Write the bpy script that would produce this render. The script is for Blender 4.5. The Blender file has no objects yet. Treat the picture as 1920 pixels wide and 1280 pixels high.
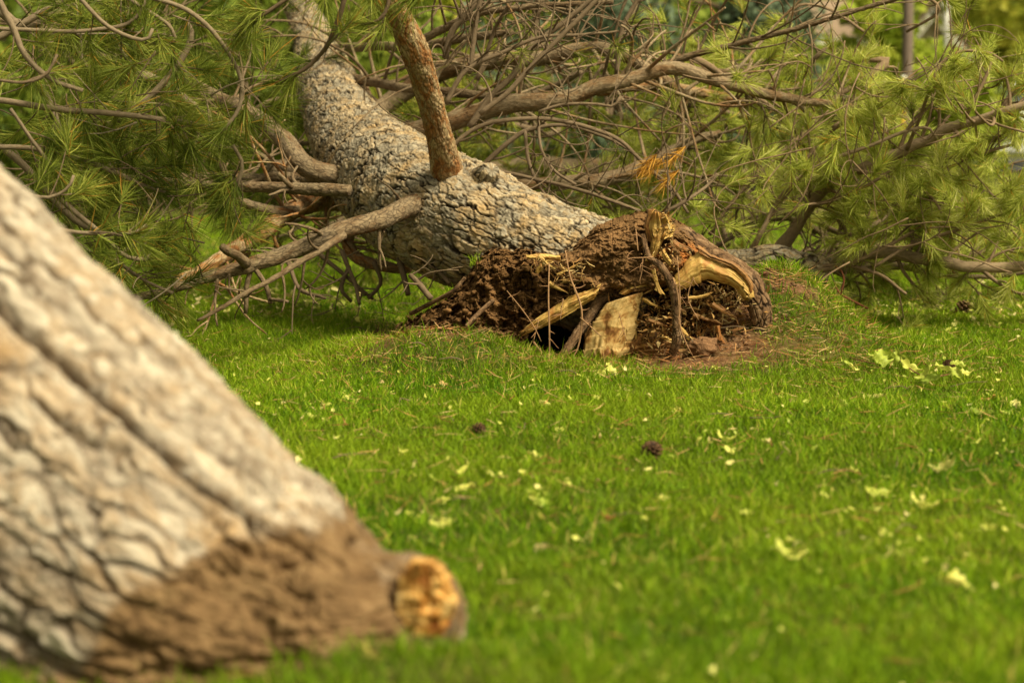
import bpy, math, random
import numpy as np
from mathutils import Vector

# ------------------------------------------------------------------ camera, sky, sun, exposure
SC = bpy.context.scene
COL = SC.collection
F = 4533.0; CAMH = 1.10; HY = 200.0           # focal length in photo pixels, eye height, horizon row
PITCH = math.atan((640 - HY) / F)
cd = bpy.data.cameras.new('camera'); cam = bpy.data.objects.new('camera', cd); COL.objects.link(cam)
cd.sensor_width = 36.0; cd.lens = 85.0; cd.clip_start = 0.05; cd.clip_end = 2000
cam.location = (0, 0, CAMH); cam.rotation_euler = (math.pi / 2 - PITCH, 0, 0)
cd.dof.use_dof = True; cd.dof.focus_distance = 10.35; cd.dof.aperture_fstop = 2.6
SC.camera = cam

SUN_DIR = Vector((0.50, -0.42, 0.85)).normalized()
w = bpy.data.worlds.new('World'); SC.world = w; w.use_nodes = True
nt = w.node_tree; nt.nodes.clear()
sky = nt.nodes.new('ShaderNodeTexSky'); sky.sky_type = 'NISHITA'; sky.sun_disc = False
sky.sun_elevation = math.asin(SUN_DIR.z); sky.sun_rotation = math.atan2(SUN_DIR.x, SUN_DIR.y)
sky.dust_density = 4.0; sky.air_density = 1.0; sky.ozone_density = 0.6
hs = nt.nodes.new('ShaderNodeHueSaturation'); hs.inputs['Saturation'].default_value = 0.22
mx = nt.nodes.new('ShaderNodeMix'); mx.data_type = 'RGBA'; mx.blend_type = 'MULTIPLY'
mx.inputs[0].default_value = 1.0; mx.inputs[7].default_value = (1.0, 0.90, 0.56, 1)
bg = nt.nodes.new('ShaderNodeBackground'); bg.inputs['Strength'].default_value = 0.09
wo = nt.nodes.new('ShaderNodeOutputWorld')
nt.links.new(sky.outputs[0], hs.inputs['Color']); nt.links.new(hs.outputs[0], mx.inputs[6])
nt.links.new(mx.outputs[2], bg.inputs['Color']); nt.links.new(bg.outputs[0], wo.inputs[0])
sd = bpy.data.lights.new('sun', 'SUN'); sd.energy = 3.0; sd.angle = math.radians(18); sd.color = (1.0, 0.89, 0.62)
so = bpy.data.objects.new('sun', sd); COL.objects.link(so)
so.rotation_euler = SUN_DIR.to_track_quat('Z', 'Y').to_euler()
SC.view_settings.view_transform = 'Standard'; SC.view_settings.look = 'None'
SC.view_settings.gamma = 1.0; SC.view_settings.exposure = 0.94
SC.cycles.max_bounces = 6; SC.cycles.diffuse_bounces = 3; SC.cycles.transparent_max_bounces = 4
SC.cycles.use_denoising = True

rng = np.random.default_rng(7); random.seed(7)

def A(px, py, Y):
    """photo pixel + distance in metres -> world point"""
    u = (px - 960) / F; v = (640 - py) / F
    cp, sp = math.cos(PITCH), math.sin(PITCH)
    d = np.array([u, cp + v * sp, -sp + v * cp])
    return np.array([0, 0, CAMH]) + d * (Y / d[1])
def AN(px, py, Y):
    u = (px - 960) / F; v = (640 - py) / F
    cp, sp = math.cos(PITCH), math.sin(PITCH)
    dy = cp + v * sp; dz = -sp + v * cp
    return np.stack([u / dy * Y, Y + 0 * u, CAMH + dz / dy * Y], -1)
def proj(P):
    cp, sp = math.cos(PITCH), math.sin(PITCH)
    x, y, z = P[..., 0], P[..., 1], P[..., 2] - CAMH
    dep = y * cp - z * sp; up = y * sp + z * cp
    return 960 + F * x / dep, 640 - F * up / dep

# ------------------------------------------------------------------ noise in numpy
def _hash(ix, iy, iz, seed):
    h = (ix.astype(np.int64) * 374761393 + iy.astype(np.int64) * 668265263 + iz.astype(np.int64) * 2147483647 * 3 + seed * 974711) & 0xFFFFFFFF
    h = ((h ^ (h >> 13)) * 1274126177) & 0xFFFFFFFF
    h = ((h ^ (h >> 16)) * 2246822519) & 0xFFFFFFFF
    h = h ^ (h >> 15)
    return (h & 0xFFFFFF) / float(0x1000000)
def vnoise(P, seed=0):
    fl = np.floor(P); i = fl.astype(np.int64); f = P - fl; f = f * f * f * (f * (f * 6 - 15) + 10)
    r = 0
    for dx in (0, 1):
        wx = f[..., 0] if dx else 1 - f[..., 0]
        for dy in (0, 1):
            wy = f[..., 1] if dy else 1 - f[..., 1]
            for dz in (0, 1):
                wz = f[..., 2] if dz else 1 - f[..., 2]
                r = r + wx * wy * wz * _hash(i[..., 0] + dx, i[..., 1] + dy, i[..., 2] + dz, seed)
    return r * 2 - 1
def fbm(P, oct=4, seed=0, gain=0.5):
    a, s, r = 1.0, 0.0, 0
    for o in range(oct):
        r = r + a * vnoise(P * (2.03 ** o) + o * 17.3, seed + o); s += a; a *= gain
    return r / s
def voro(P, seed=0):
    fl = np.floor(P); i = fl.astype(np.int64); f = P - fl
    n = P.shape[:-1]
    F1 = np.full(n, 9.0); F2 = np.full(n, 9.0); ID = np.zeros(n)
    for dx in (-1, 0, 1):
        for dy in (-1, 0, 1):
            for dz in (-1, 0, 1):
                a, b, c = i[..., 0] + dx, i[..., 1] + dy, i[..., 2] + dz
                qx = dx + _hash(a, b, c, seed) - f[..., 0]
                qy = dy + _hash(a, b, c, seed + 1) - f[..., 1]
                qz = dz + _hash(a, b, c, seed + 2) - f[..., 2]
                d = np.sqrt(qx * qx + qy * qy + qz * qz)
                m1 = d < F1
                F2 = np.where(m1, F1, np.minimum(F2, d))
                ID = np.where(m1, _hash(a, b, c, seed + 3), ID)
                F1 = np.where(m1, d, F1)
    return F1, F2, ID
def sstep(a, b, x):
    t = np.clip((x - a) / (b - a), 0, 1); return t * t * (3 - 2 * t)

# ------------------------------------------------------------------ mesh helpers
def mesh_np(name, V, faces, mat, parent=None, attrs=None, smooth=True, colors=None):
    """faces: list of int arrays (n,3) or (n,4)"""
    me = bpy.data.meshes.new(name)
    V = np.asarray(V, dtype=np.float32)
    me.vertices.add(len(V)); me.vertices.foreach_set('co', V.ravel())
    faces = [np.asarray(f, dtype=np.int32) for f in faces if len(f)]
    idx = np.concatenate([f.ravel() for f in faces])
    tot = np.concatenate([np.full(len(f), f.shape[1], np.int32) for f in faces])
    st = np.concatenate([[0], np.cumsum(tot)[:-1]]).astype(np.int32)
    me.loops.add(len(idx)); me.loops.foreach_set('vertex_index', idx)
    me.polygons.add(len(tot)); me.polygons.foreach_set('loop_start', st)
    me.polygons.foreach_set('use_smooth', np.full(len(tot), smooth, dtype=bool))
    for k, a in (attrs or {}).items():
        a = np.asarray(a, dtype=np.float32)
        if a.ndim == 1:
            at = me.attributes.new(k, 'FLOAT', 'POINT'); at.data.foreach_set('value', a)
        else:
            at = me.attributes.new(k, 'FLOAT_VECTOR', 'POINT'); at.data.foreach_set('vector', a.ravel())
    me.update(calc_edges=True)
    me.materials.append(mat)
    o = bpy.data.objects.new(name, me); COL.objects.link(o)
    if parent is not None: o.parent = parent; o.matrix_parent_inverse = parent.matrix_world.inverted()
    return o
def tag(o, label=None, cat=None, group=None, kind=None):
    if label: o['label'] = label
    if cat: o['category'] = cat
    if group: o['group'] = group
    if kind: o['kind'] = kind
    return o
def thing(name, label, cat, loc=(0, 0, 0), group=None):
    o = bpy.data.objects.new(name, None); COL.objects.link(o); o.location = loc
    o.matrix_world  # noqa
    bpy.context.view_layer.update()
    return tag(o, label, cat, group)

def catmull(P, n):
    P = np.asarray(P, float)
    if len(P) == 2:
        t = np.linspace(0, 1, n)[:, None]; return P[0] * (1 - t) + P[1] * t
    Q = np.vstack([2 * P[0] - P[1], P, 2 * P[-1] - P[-2]])
    seg = len(P) - 1
    L = np.concatenate([[0], np.cumsum(np.linalg.norm(np.diff(P[:, :3], axis=0), axis=1))]); L /= L[-1]
    t = np.linspace(0, 1, n); k = np.clip(np.searchsorted(L, t, side='right') - 1, 0, seg - 1)
    f = ((t - L[k]) / np.maximum(L[k + 1] - L[k], 1e-9))[:, None]
    p0, p1, p2, p3 = Q[k], Q[k + 1], Q[k + 2], Q[k + 3]
    return 0.5 * ((2 * p1) + (-p0 + p2) * f + (2 * p0 - 5 * p1 + 4 * p2 - p3) * f ** 2 + (-p0 + 3 * p1 - 3 * p2 + p3) * f ** 3)
def frames(C):
    T = np.gradient(C, axis=0); T /= np.linalg.norm(T, axis=1)[:, None] + 1e-12
    N = np.zeros_like(C)
    a = np.array([0, 0, 1.0]) if abs(T[0][2]) < 0.9 else np.array([1.0, 0, 0])
    n = a - T[0] * a.dot(T[0]); n /= np.linalg.norm(n); N[0] = n
    for i in range(1, len(C)):
        n = n - T[i] * n.dot(T[i]); n /= np.linalg.norm(n) + 1e-12; N[i] = n
    return T, N, np.cross(T, N)
def arclen(C): return np.concatenate([[0], np.cumsum(np.linalg.norm(np.diff(C, axis=0), axis=1))])

class Tubes:
    def __init__(s): s.V = []; s.Fq = []; s.R = []; s.W = []; s.n = 0; s.Ft = []
    def add(s, C, r, k=6, wear=0.0, lump=0.0):
        C = np.asarray(C); r = np.asarray(r) * np.ones(len(C)); n = len(C)
        T, N, B = frames(C); S = arclen(C)
        th = np.linspace(0, 2 * np.pi, k, endpoint=False)
        c, sn = np.cos(th), np.sin(th)
        rr = r[:, None] * np.ones((1, k))
        off = rng.random(3) * 50
        rest = np.stack([rr * c + off[0], rr * sn + off[1], S[:, None] + 0 * rr + off[2]], -1)
        if lump:
            rr = rr * (1 + lump * fbm(rest / (r.mean() * 2.2), 3, 5))
            if k >= 30:
                f1, f2, idd = voro(rest / np.array([.02, .02, .05]) + .6 * fbm(rest / .02, 2, 6)[..., None], 8)
                rr = rr + .0035 * (sstep(0, .18, f2 - f1) * .8 + idd * .8 - .8) + .0015 * fbm(rest / .006, 3, 9)
        V = C[:, None] + rr[..., None] * (N[:, None] * c[None, :, None] + B[:, None] * sn[None, :, None])
        ii = np.arange(n - 1)[:, None]; jj = np.arange(k)[None]
        j2 = (jj + 1) % k
        q = np.stack([ii * k + jj, ii * k + j2, (ii + 1) * k + j2, (ii + 1) * k + jj], -1).reshape(-1, 4)
        b = s.n
        s.V.append(V.reshape(-1, 3)); s.R.append(rest.reshape(-1, 3)); s.Fq.append(q + b)
        s.W.append(np.full(n * k, wear)); 
        # caps
        s.V.append(np.array([C[0], C[-1]])); s.R.append(np.array([rest[0, 0], rest[-1, 0]])); s.W.append(np.full(2, wear))
        c0, c1 = b + n * k, b + n * k + 1
        j = np.arange(k)
        s.Ft.append(np.stack([np.full(k, c0), b + (j + 1) % k, b + j], -1))
        s.Ft.append(np.stack([np.full(k, c1), b + (n - 1) * k + j, b + (n - 1) * k + (j + 1) % k], -1))
        s.n += n * k + 2
    def build(s, name, mat, parent=None):
        return mesh_np(name, np.vstack(s.V), [np.vstack(s.Fq), np.vstack(s.Ft)], mat, parent,
                       {'rest': np.vstack(s.R), 'rnd': np.concatenate(s.W)})

def ribbons(base, d, L, W, bend, rnd, side=None):
    """thin pointed blades: base pos, unit dir, length, width, bend vector (added quadratically)"""
    n = len(base)
    if side is None:
        a = rng.normal(size=(n, 3)); side = np.cross(d, a)
    side = side / (np.linalg.norm(side, axis=1)[:, None] + 1e-9)
    w2 = (W * 0.5)[:, None] * side; L = L[:, None]
    p0 = base; p1 = base + d * L * 0.5 + bend * 0.25; p2 = base + d * L + bend
    V = np.stack([p0 - w2 * .8, p0 + w2 * .8, p1 - w2, p1 + w2, p2], 1).reshape(-1, 3)
    b = (np.arange(n) * 5)[:, None]
    q = b + np.array([[0, 1, 3, 2]]); t = b + np.array([[2, 3, 4]])
    return V, q, t, np.repeat(rnd, 5), np.tile([0, 0, .5, .5, 1.0], n)
def ribbon_obj(name, mat, parent, *arrs):
    V, q, t, r, h = ribbons(*arrs)
    return mesh_np(name, V, [q, t], mat, parent, {'rnd': r, 'tip': h})

# ------------------------------------------------------------------ materials
class M:
    def __init__(s, name, rough=0.85, spec=0.3):
        s.m = bpy.data.materials.new(name); s.m.use_nodes = True; s.t = s.m.node_tree
        s.b = s.t.nodes['Principled BSDF']; s.b.inputs['Roughness'].default_value = rough
        s.b.inputs['Specular IOR Level'].default_value = spec; s.out = s.t.nodes['Material Output']
    def N(s, k, **kw):
        n = s.t.nodes.new(k)
        for a, v in kw.items(): setattr(n, a, v)
        return n
    def L(s, a, b): s.t.links.new(a, b)
    def attr(s, name):
        n = s.N('ShaderNodeAttribute'); n.attribute_name = name; return n
    def ramp(s, fac, stops):
        n = s.N('ShaderNodeValToRGB'); e = n.color_ramp.elements
        while len(e) < len(stops): e.new(0.5)
        for i, (p, c) in enumerate(stops): e[i].position = p; e[i].color = (*c, 1)
        s.L(fac, n.inputs[0]); return n.outputs[0]
    def noise(s, vec, scale, detail=5, rough=.6, dist=0.0):
        n = s.N('ShaderNodeTexNoise'); n.inputs['Scale'].default_value = scale; n.inputs['Detail'].default_value = detail
        n.inputs['Roughness'].default_value = rough; n.inputs['Distortion'].default_value = dist
        if vec is not None: s.L(vec, n.inputs['Vector'])
        return n.outputs[0]
    def mapv(s, vec, sc):
        n = s.N('ShaderNodeMapping'); n.inputs['Scale'].default_value = sc; s.L(vec, n.inputs['Vector']); return n.outputs[0]
    def mix(s, fac, a, b, bt='MIX'):
        n = s.N('ShaderNodeMix', data_type='RGBA', blend_type=bt)
        for v, k in ((fac, 0), (a, 6), (b, 7)):
            if isinstance(v, (int, float)): n.inputs[k].default_value = v
            elif isinstance(v, tuple): n.inputs[k].default_value = (*v, 1)
            else: s.L(v, n.inputs[k])
        return n.outputs[2]
    def rng(s, v, a, b, c=0., d=1.):
        n = s.N('ShaderNodeMapRange'); s.L(v, n.inputs[0])
        for i, x in enumerate((a, b, c, d)): n.inputs[i + 1].default_value = x
        return n.outputs[0]
    def bump(s, h, strength=.5, dist=.01):
        n = s.N('ShaderNodeBump'); n.inputs['Strength'].default_value = strength; n.inputs['Distance'].default_value = dist
        s.L(h, n.inputs['Height']); s.L(n.outputs[0], s.b.inputs['Normal'])
    def col(s, c): s.L(c, s.b.inputs['Base Color'])
    def flat(s, c): s.b.inputs['Base Color'].default_value = (*c, 1)
    def leafy(s, colour, trans=0.35):
        """add translucency"""
        tr = s.N('ShaderNodeBsdfTranslucent'); s.L(colour, tr.inputs['Color'])
        m = s.N('ShaderNodeMixShader'); m.inputs[0].default_value = trans
        s.L(s.b.outputs[0], m.inputs[1]); s.L(tr.outputs[0], m.inputs[2]); s.L(m.outputs[0], s.out.inputs[0])

def mat_bark():
    m = M('grey_flaky_bark', .88, .2)
    R = m.attr('rest').outputs['Vector']; cr = m.attr('crack').outputs['Fac']; ce = m.attr('cell').outputs['Fac']
    base = m.ramp(ce, [(0, (.12, .10, .075)), (.25, (.25, .22, .175)), (.45, (.37, .335, .275)), (.6, (.29, .22, .14)), (.8, (.48, .39, .27)), (1, (.43, .39, .33))])
    n1 = m.noise(R, 9, 4); n2 = m.noise(m.mapv(R, (60, 60, 22)), 1.0, 6, .65)
    c = m.mix(m.rng(n1, .50, .75), base, (.46, .31, .15))
    c = m.mix(.85, c, m.ramp(n2, [(.25, (.35, .32, .28)), (.5, (.85, .82, .78)), (.75, (1.25, 1.2, 1.1))]), 'MULTIPLY')
    c = m.mix(cr, c, (.022, .014, .008)); m.col(c)
    m.bump(n2, .6, .006); return m.m
def mat_bark_orange():
    m = M('orange_scaly_bark', .8, .25)
    R = m.attr('rest').outputs['Vector']
    n1 = m.noise(m.mapv(R, (26, 26, 12)), 1, 4, .6, .6); n2 = m.noise(m.mapv(R, (130, 130, 60)), 1, 5, .65)
    c = m.ramp(n1, [(.3, (.16, .06, .02)), (.42, (.30, .14, .05)), (.52, (.27, .18, .10)), (.62, (.42, .31, .18)), (.78, (.23, .18, .12))])
    c = m.mix(.7, c, m.ramp(n2, [(.3, (.4, .36, .32)), (.5, (.95, .95, .92)), (.7, (1.2, 1.15, 1.1))]), 'MULTIPLY')
    v = m.N('ShaderNodeTexVoronoi', feature='DISTANCE_TO_EDGE'); m.L(m.mapv(R, (34, 34, 15)), v.inputs['Vector']); v.inputs['Scale'].default_value = 1.2
    c = m.mix(m.rng(v.outputs[0], .0, .07, .75, 0.), c, (.07, .035, .015)); m.col(c)
    m.bump(n1, .8, .012); return m.m
def mat_twig(name, a, b, c_):
    m = M(name, .85, .2)
    R = m.attr('rest').outputs['Vector']; r = m.attr('rnd').outputs['Fac']
    n1 = m.noise(m.mapv(R, (90, 90, 40)), 1, 4, .6)
    base = m.ramp(r, [(0, a), (.5, b), (1, c_)])
    c = m.mix(.6, base, m.ramp(n1, [(.3, (.45, .42, .4)), (.6, (1.1, 1.1, 1.1))]), 'MULTIPLY'); m.col(c)
    m.bump(n1, .7, .004); return m.m
def mat_limb(pale=False):
    m = M('pale_limb_bark' if pale else 'limb_bark', .85, .2)
    R = m.attr('rest').outputs['Vector']; r = m.attr('rnd').outputs['Fac']
    n1 = m.noise(m.mapv(R, (16, 16, 7)), 1, 4, .6, .4); n2 = m.noise(m.mapv(R, (110, 110, 50)), 1, 4, .6)
    thick = m.ramp(n1, [(.30, (.17, .07, .025)), (.40, (.16, .105, .06)), (.55, (.23, .175, .115)), (.72, (.13, .10, .07))])
    if pale: thick = m.ramp(n1, [(.30, (.38, .16, .05)), (.42, (.46, .26, .12)), (.52, (.58, .46, .31)), (.72, (.45, .38, .28))])
    thin = m.ramp(n1, [(.3, (.11, .072, .042)), (.7, (.21, .155, .10))])
    c = m.mix(m.rng(r, .15, .6), thin, thick)
    c = m.mix(.8, c, m.ramp(n2, [(.3, (.35, .32, .3)), (.6, (1.12, 1.1, 1.05))]), 'MULTIPLY')
    v = m.N('ShaderNodeTexVoronoi', feature='DISTANCE_TO_EDGE'); m.L(m.mapv(R, (50, 50, 20)), v.inputs['Vector']); v.inputs['Scale'].default_value = 1.1
    k_ = m.N('ShaderNodeMath', operation='MULTIPLY'); m.L(m.rng(v.outputs[0], .0, .09, .8, 0.), k_.inputs[0]); m.L(m.rng(r, .4, .7), k_.inputs[1])
    c = m.mix(k_.outputs[0], c, (.04, .026, .016)); m.col(c)
    m.bump(n2, .9, .008); return m.m
def mat_needles(name, stops, trans=.3):
    m = M(name, .55, .15)
    c = m.ramp(m.attr('rnd').outputs['Fac'], stops); m.col(c); m.leafy(c, trans); return m.m
def mat_soil():
    m = M('soil_and_rot', .95, .1)
    tc = m.N('ShaderNodeTexCoord').outputs['Object']
    v = m.attr('tint').outputs['Vector']
    n2 = m.noise(tc, 55, 6, .7); n3 = m.noise(tc, 12, 4)
    c = m.mix(.8, v, m.ramp(n2, [(.28, (.45, .42, .4)), (.5, (.95, .92, .9)), (.7, (1.35, 1.3, 1.2))]), 'MULTIPLY')
    c = m.mix(.5, c, m.ramp(n3, [(.35, (.7, .65, .6)), (.65, (1.2, 1.15, 1.1))]), 'MULTIPLY')
    m.col(c); m.bump(n2, .9, .012); return m.m
def mat_wood(name, a, b, c_):
    m = M(name, .6, .35)
    R = m.attr('rest').outputs['Vector']
    n1 = m.noise(m.mapv(R, (6, 120, 120)), 1, 6, .6, .3); n2 = m.noise(R, 14, 4)
    c = m.ramp(n1, [(.3, a), (.5, b), (.7, c_)])
    c = m.mix(m.rng(n2, .52, .72), c, (.34, .13, .03))
    m.col(c); m.bump(n1, .7, .006); return m.m
def mat_plain(name, c, rough=.7, spec=.3, vary=.25, sc=3):
    m = M(name, rough, spec); tc = m.N('ShaderNodeTexCoord').outputs['Object']
    n = m.noise(tc, sc, 5); lo = tuple(x * (1 - vary) for x in c); hi = tuple(min(1, x * (1 + vary)) for x in c)
    m.col(m.ramp(n, [(.3, lo), (.7, hi)])); m.bump(n, .15, .01); return m.m

BARK = mat_bark(); OBARK = mat_bark_orange(); LIMB = mat_limb(); PALE = mat_limb(True)
TWIG_L = mat_twig('grey_brown_twig', (.10, .065, .04), (.19, .14, .092), (.29, .24, .175))
G_LEFT = mat_needles('green_needles', [(0, (.05, .08, .010)), (.35, (.13, .17, .020)), (.7, (.25, .285, .042)), (.93, (.44, .44, .10)), (.97, (.44, .22, .03)), (1, (.47, .24, .04))])
G_RIGHT = mat_needles('yellow_green_needles', [(0, (.13, .17, .02)), (.3, (.33, .39, .05)), (.65, (.57, .60, .13)), (.93, (.80, .78, .34)), (1, (.52, .28, .05))], .40)
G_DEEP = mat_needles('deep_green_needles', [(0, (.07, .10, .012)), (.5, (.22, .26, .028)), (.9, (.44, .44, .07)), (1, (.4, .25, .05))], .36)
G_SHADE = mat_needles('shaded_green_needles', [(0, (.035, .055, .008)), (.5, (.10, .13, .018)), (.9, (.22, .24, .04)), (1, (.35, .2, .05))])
G_DEAD = mat_needles('dead_orange_needles', [(0, (.50, .24, .03)), (1, (.70, .42, .09))])
SOIL = mat_soil()
WOOD = mat_wood('fresh_torn_wood', (.27, .14, .035), (.45, .285, .08), (.57, .40, .14))
WOODB = mat_wood('brown_rotting_wood', (.10, .04, .014), (.23, .11, .034), (.34, .19, .065))
SMOOTHW = M('smooth_inner_wood', .5, .4); _t = SMOOTHW.N('ShaderNodeTexCoord').outputs['Object']; _n = SMOOTHW.noise(_t, 16, 5, .6, .5); _m = SMOOTHW.noise(_t, 120, 3)
_c = SMOOTHW.ramp(_n, [(.34, (.15, .06, .015)), (.42, (.36, .19, .06)), (.5, (.52, .35, .14)), (.7, (.60, .44, .21))]); _c = SMOOTHW.mix(SMOOTHW.rng(_m, .66, .72, 0, .8), _c, (.06, .03, .015)); SMOOTHW.col(_c); SMOOTHW.bump(_n, .5, .01); SMOOTHW = SMOOTHW.m
BROWNBARK = mat_bark_orange.__call__()
BROWNBARK.name = 'root_bark'

# ------------------------------------------------------------------ the ground
def ground_h(x, y):
    h = 0.33 * np.exp(-(((x - 1.20) / .33) ** 2 + ((y - 10.95) / .50) ** 2))
    h = h + 0.12 * np.exp(-(((x - 1.10) / .5) ** 2 + ((y - 10.55) / .35) ** 2))
    h = h + 0.165 * np.exp(-(((x + 0.27) / .36) ** 2 + ((y - 10.12) / .25) ** 2))
    h = h + 0.07 * np.exp(-(((x + 0.62) / .25) ** 2 + ((y - 10.5) / .45) ** 2))
    h = h - 0.10 * np.exp(-(((x - 0.22) / .22) ** 4 + ((y - 10.55) / .20) ** 4))
    h = h + 0.075 * np.exp(-(((x + 0.20) / .34) ** 2 + ((y - 4.42) / .16) ** 2)) + .03 * np.exp(-(((x + 1.0) / .12) ** 2 + ((y - 4.4) / .2) ** 2))
    P = np.stack([x, y, 0 * x], -1)
    h = h + .018 * vnoise(P * 1.3, 3) + .006 * vnoise(P * 5, 4)
    return h
def bare(x, y):
    """0 = full lawn, 1 = bare earth"""
    P = np.stack([x, y, ground_h(x, y)], -1); px, py = proj(P)
    n = fbm(np.stack([x, y, 0 * x], -1) * 6, 3, 9)
    b = np.exp(-(((px - 1290) / 120) ** 2 + ((py - 680) / 20) ** 2)) * 1.25
    b = np.maximum(b, .92 * np.exp(-(((px - 1400) / 125) ** 2 + ((py - 655) / 40) ** 2)))
    b = np.maximum(b, 1.3 * np.exp(-(((px - 870 - (py - 622) * .3) / 120) ** 4 + ((py - 622) / 9) ** 2)))
    b = np.maximum(b, .85 * np.exp(-(((px - 720) / 55) ** 2 + ((py - 630) / 30) ** 2)))
    b = np.maximum(b, 1.4 * np.exp(-(((px - 1490) / 62) ** 2 + ((py - 540 - (px - 1490) * .33) / 13) ** 2)))
    inside = (x > -.46) & (x < 1.06) & (y > 10.38) & (y < 11.2)
    b = np.where(inside, 1.5, b)
    return np.clip(b + n * .35 * (b > .12), 0, 1)
xs = np.unique(np.concatenate([np.linspace(-400, -30, 24), np.linspace(-30, -3.2, 60), np.linspace(-3.2, 3.2, 380), np.linspace(3.2, 30, 60), np.linspace(30, 400, 24)]))
ys = np.unique(np.concatenate([np.linspace(-30, 3, 20), np.linspace(3, 13.5, 560), np.linspace(13.5, 40, 120), np.linspace(40, 900, 60)]))
X, Y = np.meshgrid(xs, ys); near = np.exp(-np.maximum(np.abs(X) - 4, 0) ** 2) * (Y < 30)
Z = ground_h(X, Y)
bz = bare(X, Y) * near
Z = Z + bz * .012 * fbm(np.stack([X, Y, Z], -1) * 30, 3, 2) * 2
nx, ny = len(xs), len(ys)
ii = np.arange(ny - 1)[:, None] * nx + np.arange(nx - 1)[None]
q = np.stack([ii, ii + 1, ii + nx + 1, ii + nx], -1).reshape(-1, 4)
mg = M('lawn_earth', .95, .1); tc = mg.N('ShaderNodeTexCoord').outputs['Object']
gn = mg.noise(tc, 1.6, 5); gf = mg.noise(tc, 45, 6, .7)
green = mg.ramp(gn, [(.3, (.035, .065, .006)), (.7, (.06, .09, .010))])
earth = mg.ramp(gf, [(.3, (.07, .032, .016)), (.55, (.16, .085, .045)), (.75, (.28, .17, .10))])
c = mg.mix(mg.attr('bare').outputs['Fac'], mg.mix(.75, earth, green), earth)
mg.col(c); mg.bump(gf, .8, .01)
tag(mesh_np('ground', np.stack([X, Y, Z], -1).reshape(-1, 3), [q], mg.m, None, {'bare': bz.ravel()}), kind='structure')

# road far behind
def box_obj(name, c, s, mat, parent=None, bev=0.0):
    c = np.array(c); s = np.array(s) / 2
    V = np.array([[x, y, z] for x in (-1, 1) for y in (-1, 1) for z in (-1, 1)]) * s + c
    f = [[0, 1, 3, 2], [4, 6, 7, 5], [0, 4, 5, 1], [2, 3, 7, 6], [0, 2, 6, 4], [1, 5, 7, 3]]
    return mesh_np(name, V, [np.array(f)], mat, parent, smooth=False)
ASPH = mat_plain('asphalt', (.06, .06, .06), .9, .2, .3, 8)
V = np.array([[-400, 41, .028], [400, 41, .028], [400, 50, .028], [-400, 50, .028]])
tag(mesh_np('road', V, [np.array([[0, 1, 2, 3]])], ASPH, smooth=False), kind='structure')

# ------------------------------------------------------------------ grass
mgr = M('grass_blades', .6, .12)
r_ = mgr.attr('rnd').outputs['Fac']
gcol = mgr.ramp(r_, [(0, (.025, .075, .004)), (.30, (.075, .17, .004)), (.60, (.155, .295, .004)), (.85, (.30, .43, .012)), (.955, (.52, .54, .07)), (.975, (.60, .42, .12)), (1, (.64, .48, .18))])
tc = mgr.N('ShaderNodeTexCoord').outputs['Object']
pn = mgr.noise(tc, .9, 4)
gcol = mgr.mix(mgr.rng(pn, .35, .65, .0, .55), gcol, (.26, .34, .015), 'MIX')
mgr.col(gcol); mgr.leafy(gcol, .25)
def scatter(y0, y1, dens, margin=.25):
    n = int((y1 - y0) * (2 * .2118 * (y1 + y0) / 2 + 2 * margin) * dens)
    y = np.sqrt(rng.random(n) * (y1 ** 2 - y0 ** 2) + y0 ** 2)
    x = (rng.random(n) * 2 - 1) * (.2118 * y + margin)
    return x, y
GX, GY = [], []
for y0, y1, dn in ((3.6, 6, 12000), (6, 9, 10500), (9, 12.5, 9500), (12.5, 16, 4500), (16, 24, 1300)):
    x, y = scatter(y0, y1, dn); GX.append(x); GY.append(y)
gx = np.concatenate(GX); gy = np.concatenate(GY)
keep = rng.random(len(gx)) > bare(gx, gy) * 1.15
gx, gy = gx[keep], gy[keep]; n = len(gx)
clump = fbm(np.stack([gx, gy, 0 * gx], -1) * 9, 3, 21); big = fbm(np.stack([gx, gy, 0 * gx], -1) * .8, 2, 31)
gz = ground_h(gx, gy)
wild = np.exp(-((gx + .25) / .7) ** 2 - ((gy - 10.1) / .4) ** 2) + np.exp(-((gx - 1.2) / .5) ** 2 - ((gy - 10.9) / .5) ** 2)
L = (.024 + .034 * rng.random(n) + .022 * clump) * (1 + .5 * wild) * np.where(gy < 4.9, 1.25, 1.0)
long_ = rng.random(n) < .03; L = np.where(long_, L * 1.5, L); L = np.maximum(L, .012)
az = rng.random(n) * 2 * np.pi; tilt = np.abs(rng.normal(0, .55, n)) + .08
d = np.stack([np.sin(tilt) * np.cos(az), np.sin(tilt) * np.sin(az), np.cos(tilt)], -1)
bend = np.stack([np.cos(az) * .35, np.sin(az) * .35, -.15 + 0 * az], -1) * L[:, None] * (rng.random(n)[:, None])
Wd = (.0018 + .0022 * rng.random(n)) * np.where(gy > 12.5, 1.6, 1.0)
rn = np.clip(.42 + .24 * rng.normal(size=n) + .18 * clump + .16 * big, 0, .93)
straw = rng.random(n) < .028 + .03 * wild; rn = np.where(straw, .97 + .03 * rng.random(n), rn)
tag(ribbon_obj('grass', mgr.m, None, np.stack([gx, gy, gz - .003], -1), d, L, Wd, bend, rn), kind='stuff',
    label='short green lawn grass with dry straw blades', cat='grass')

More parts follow.
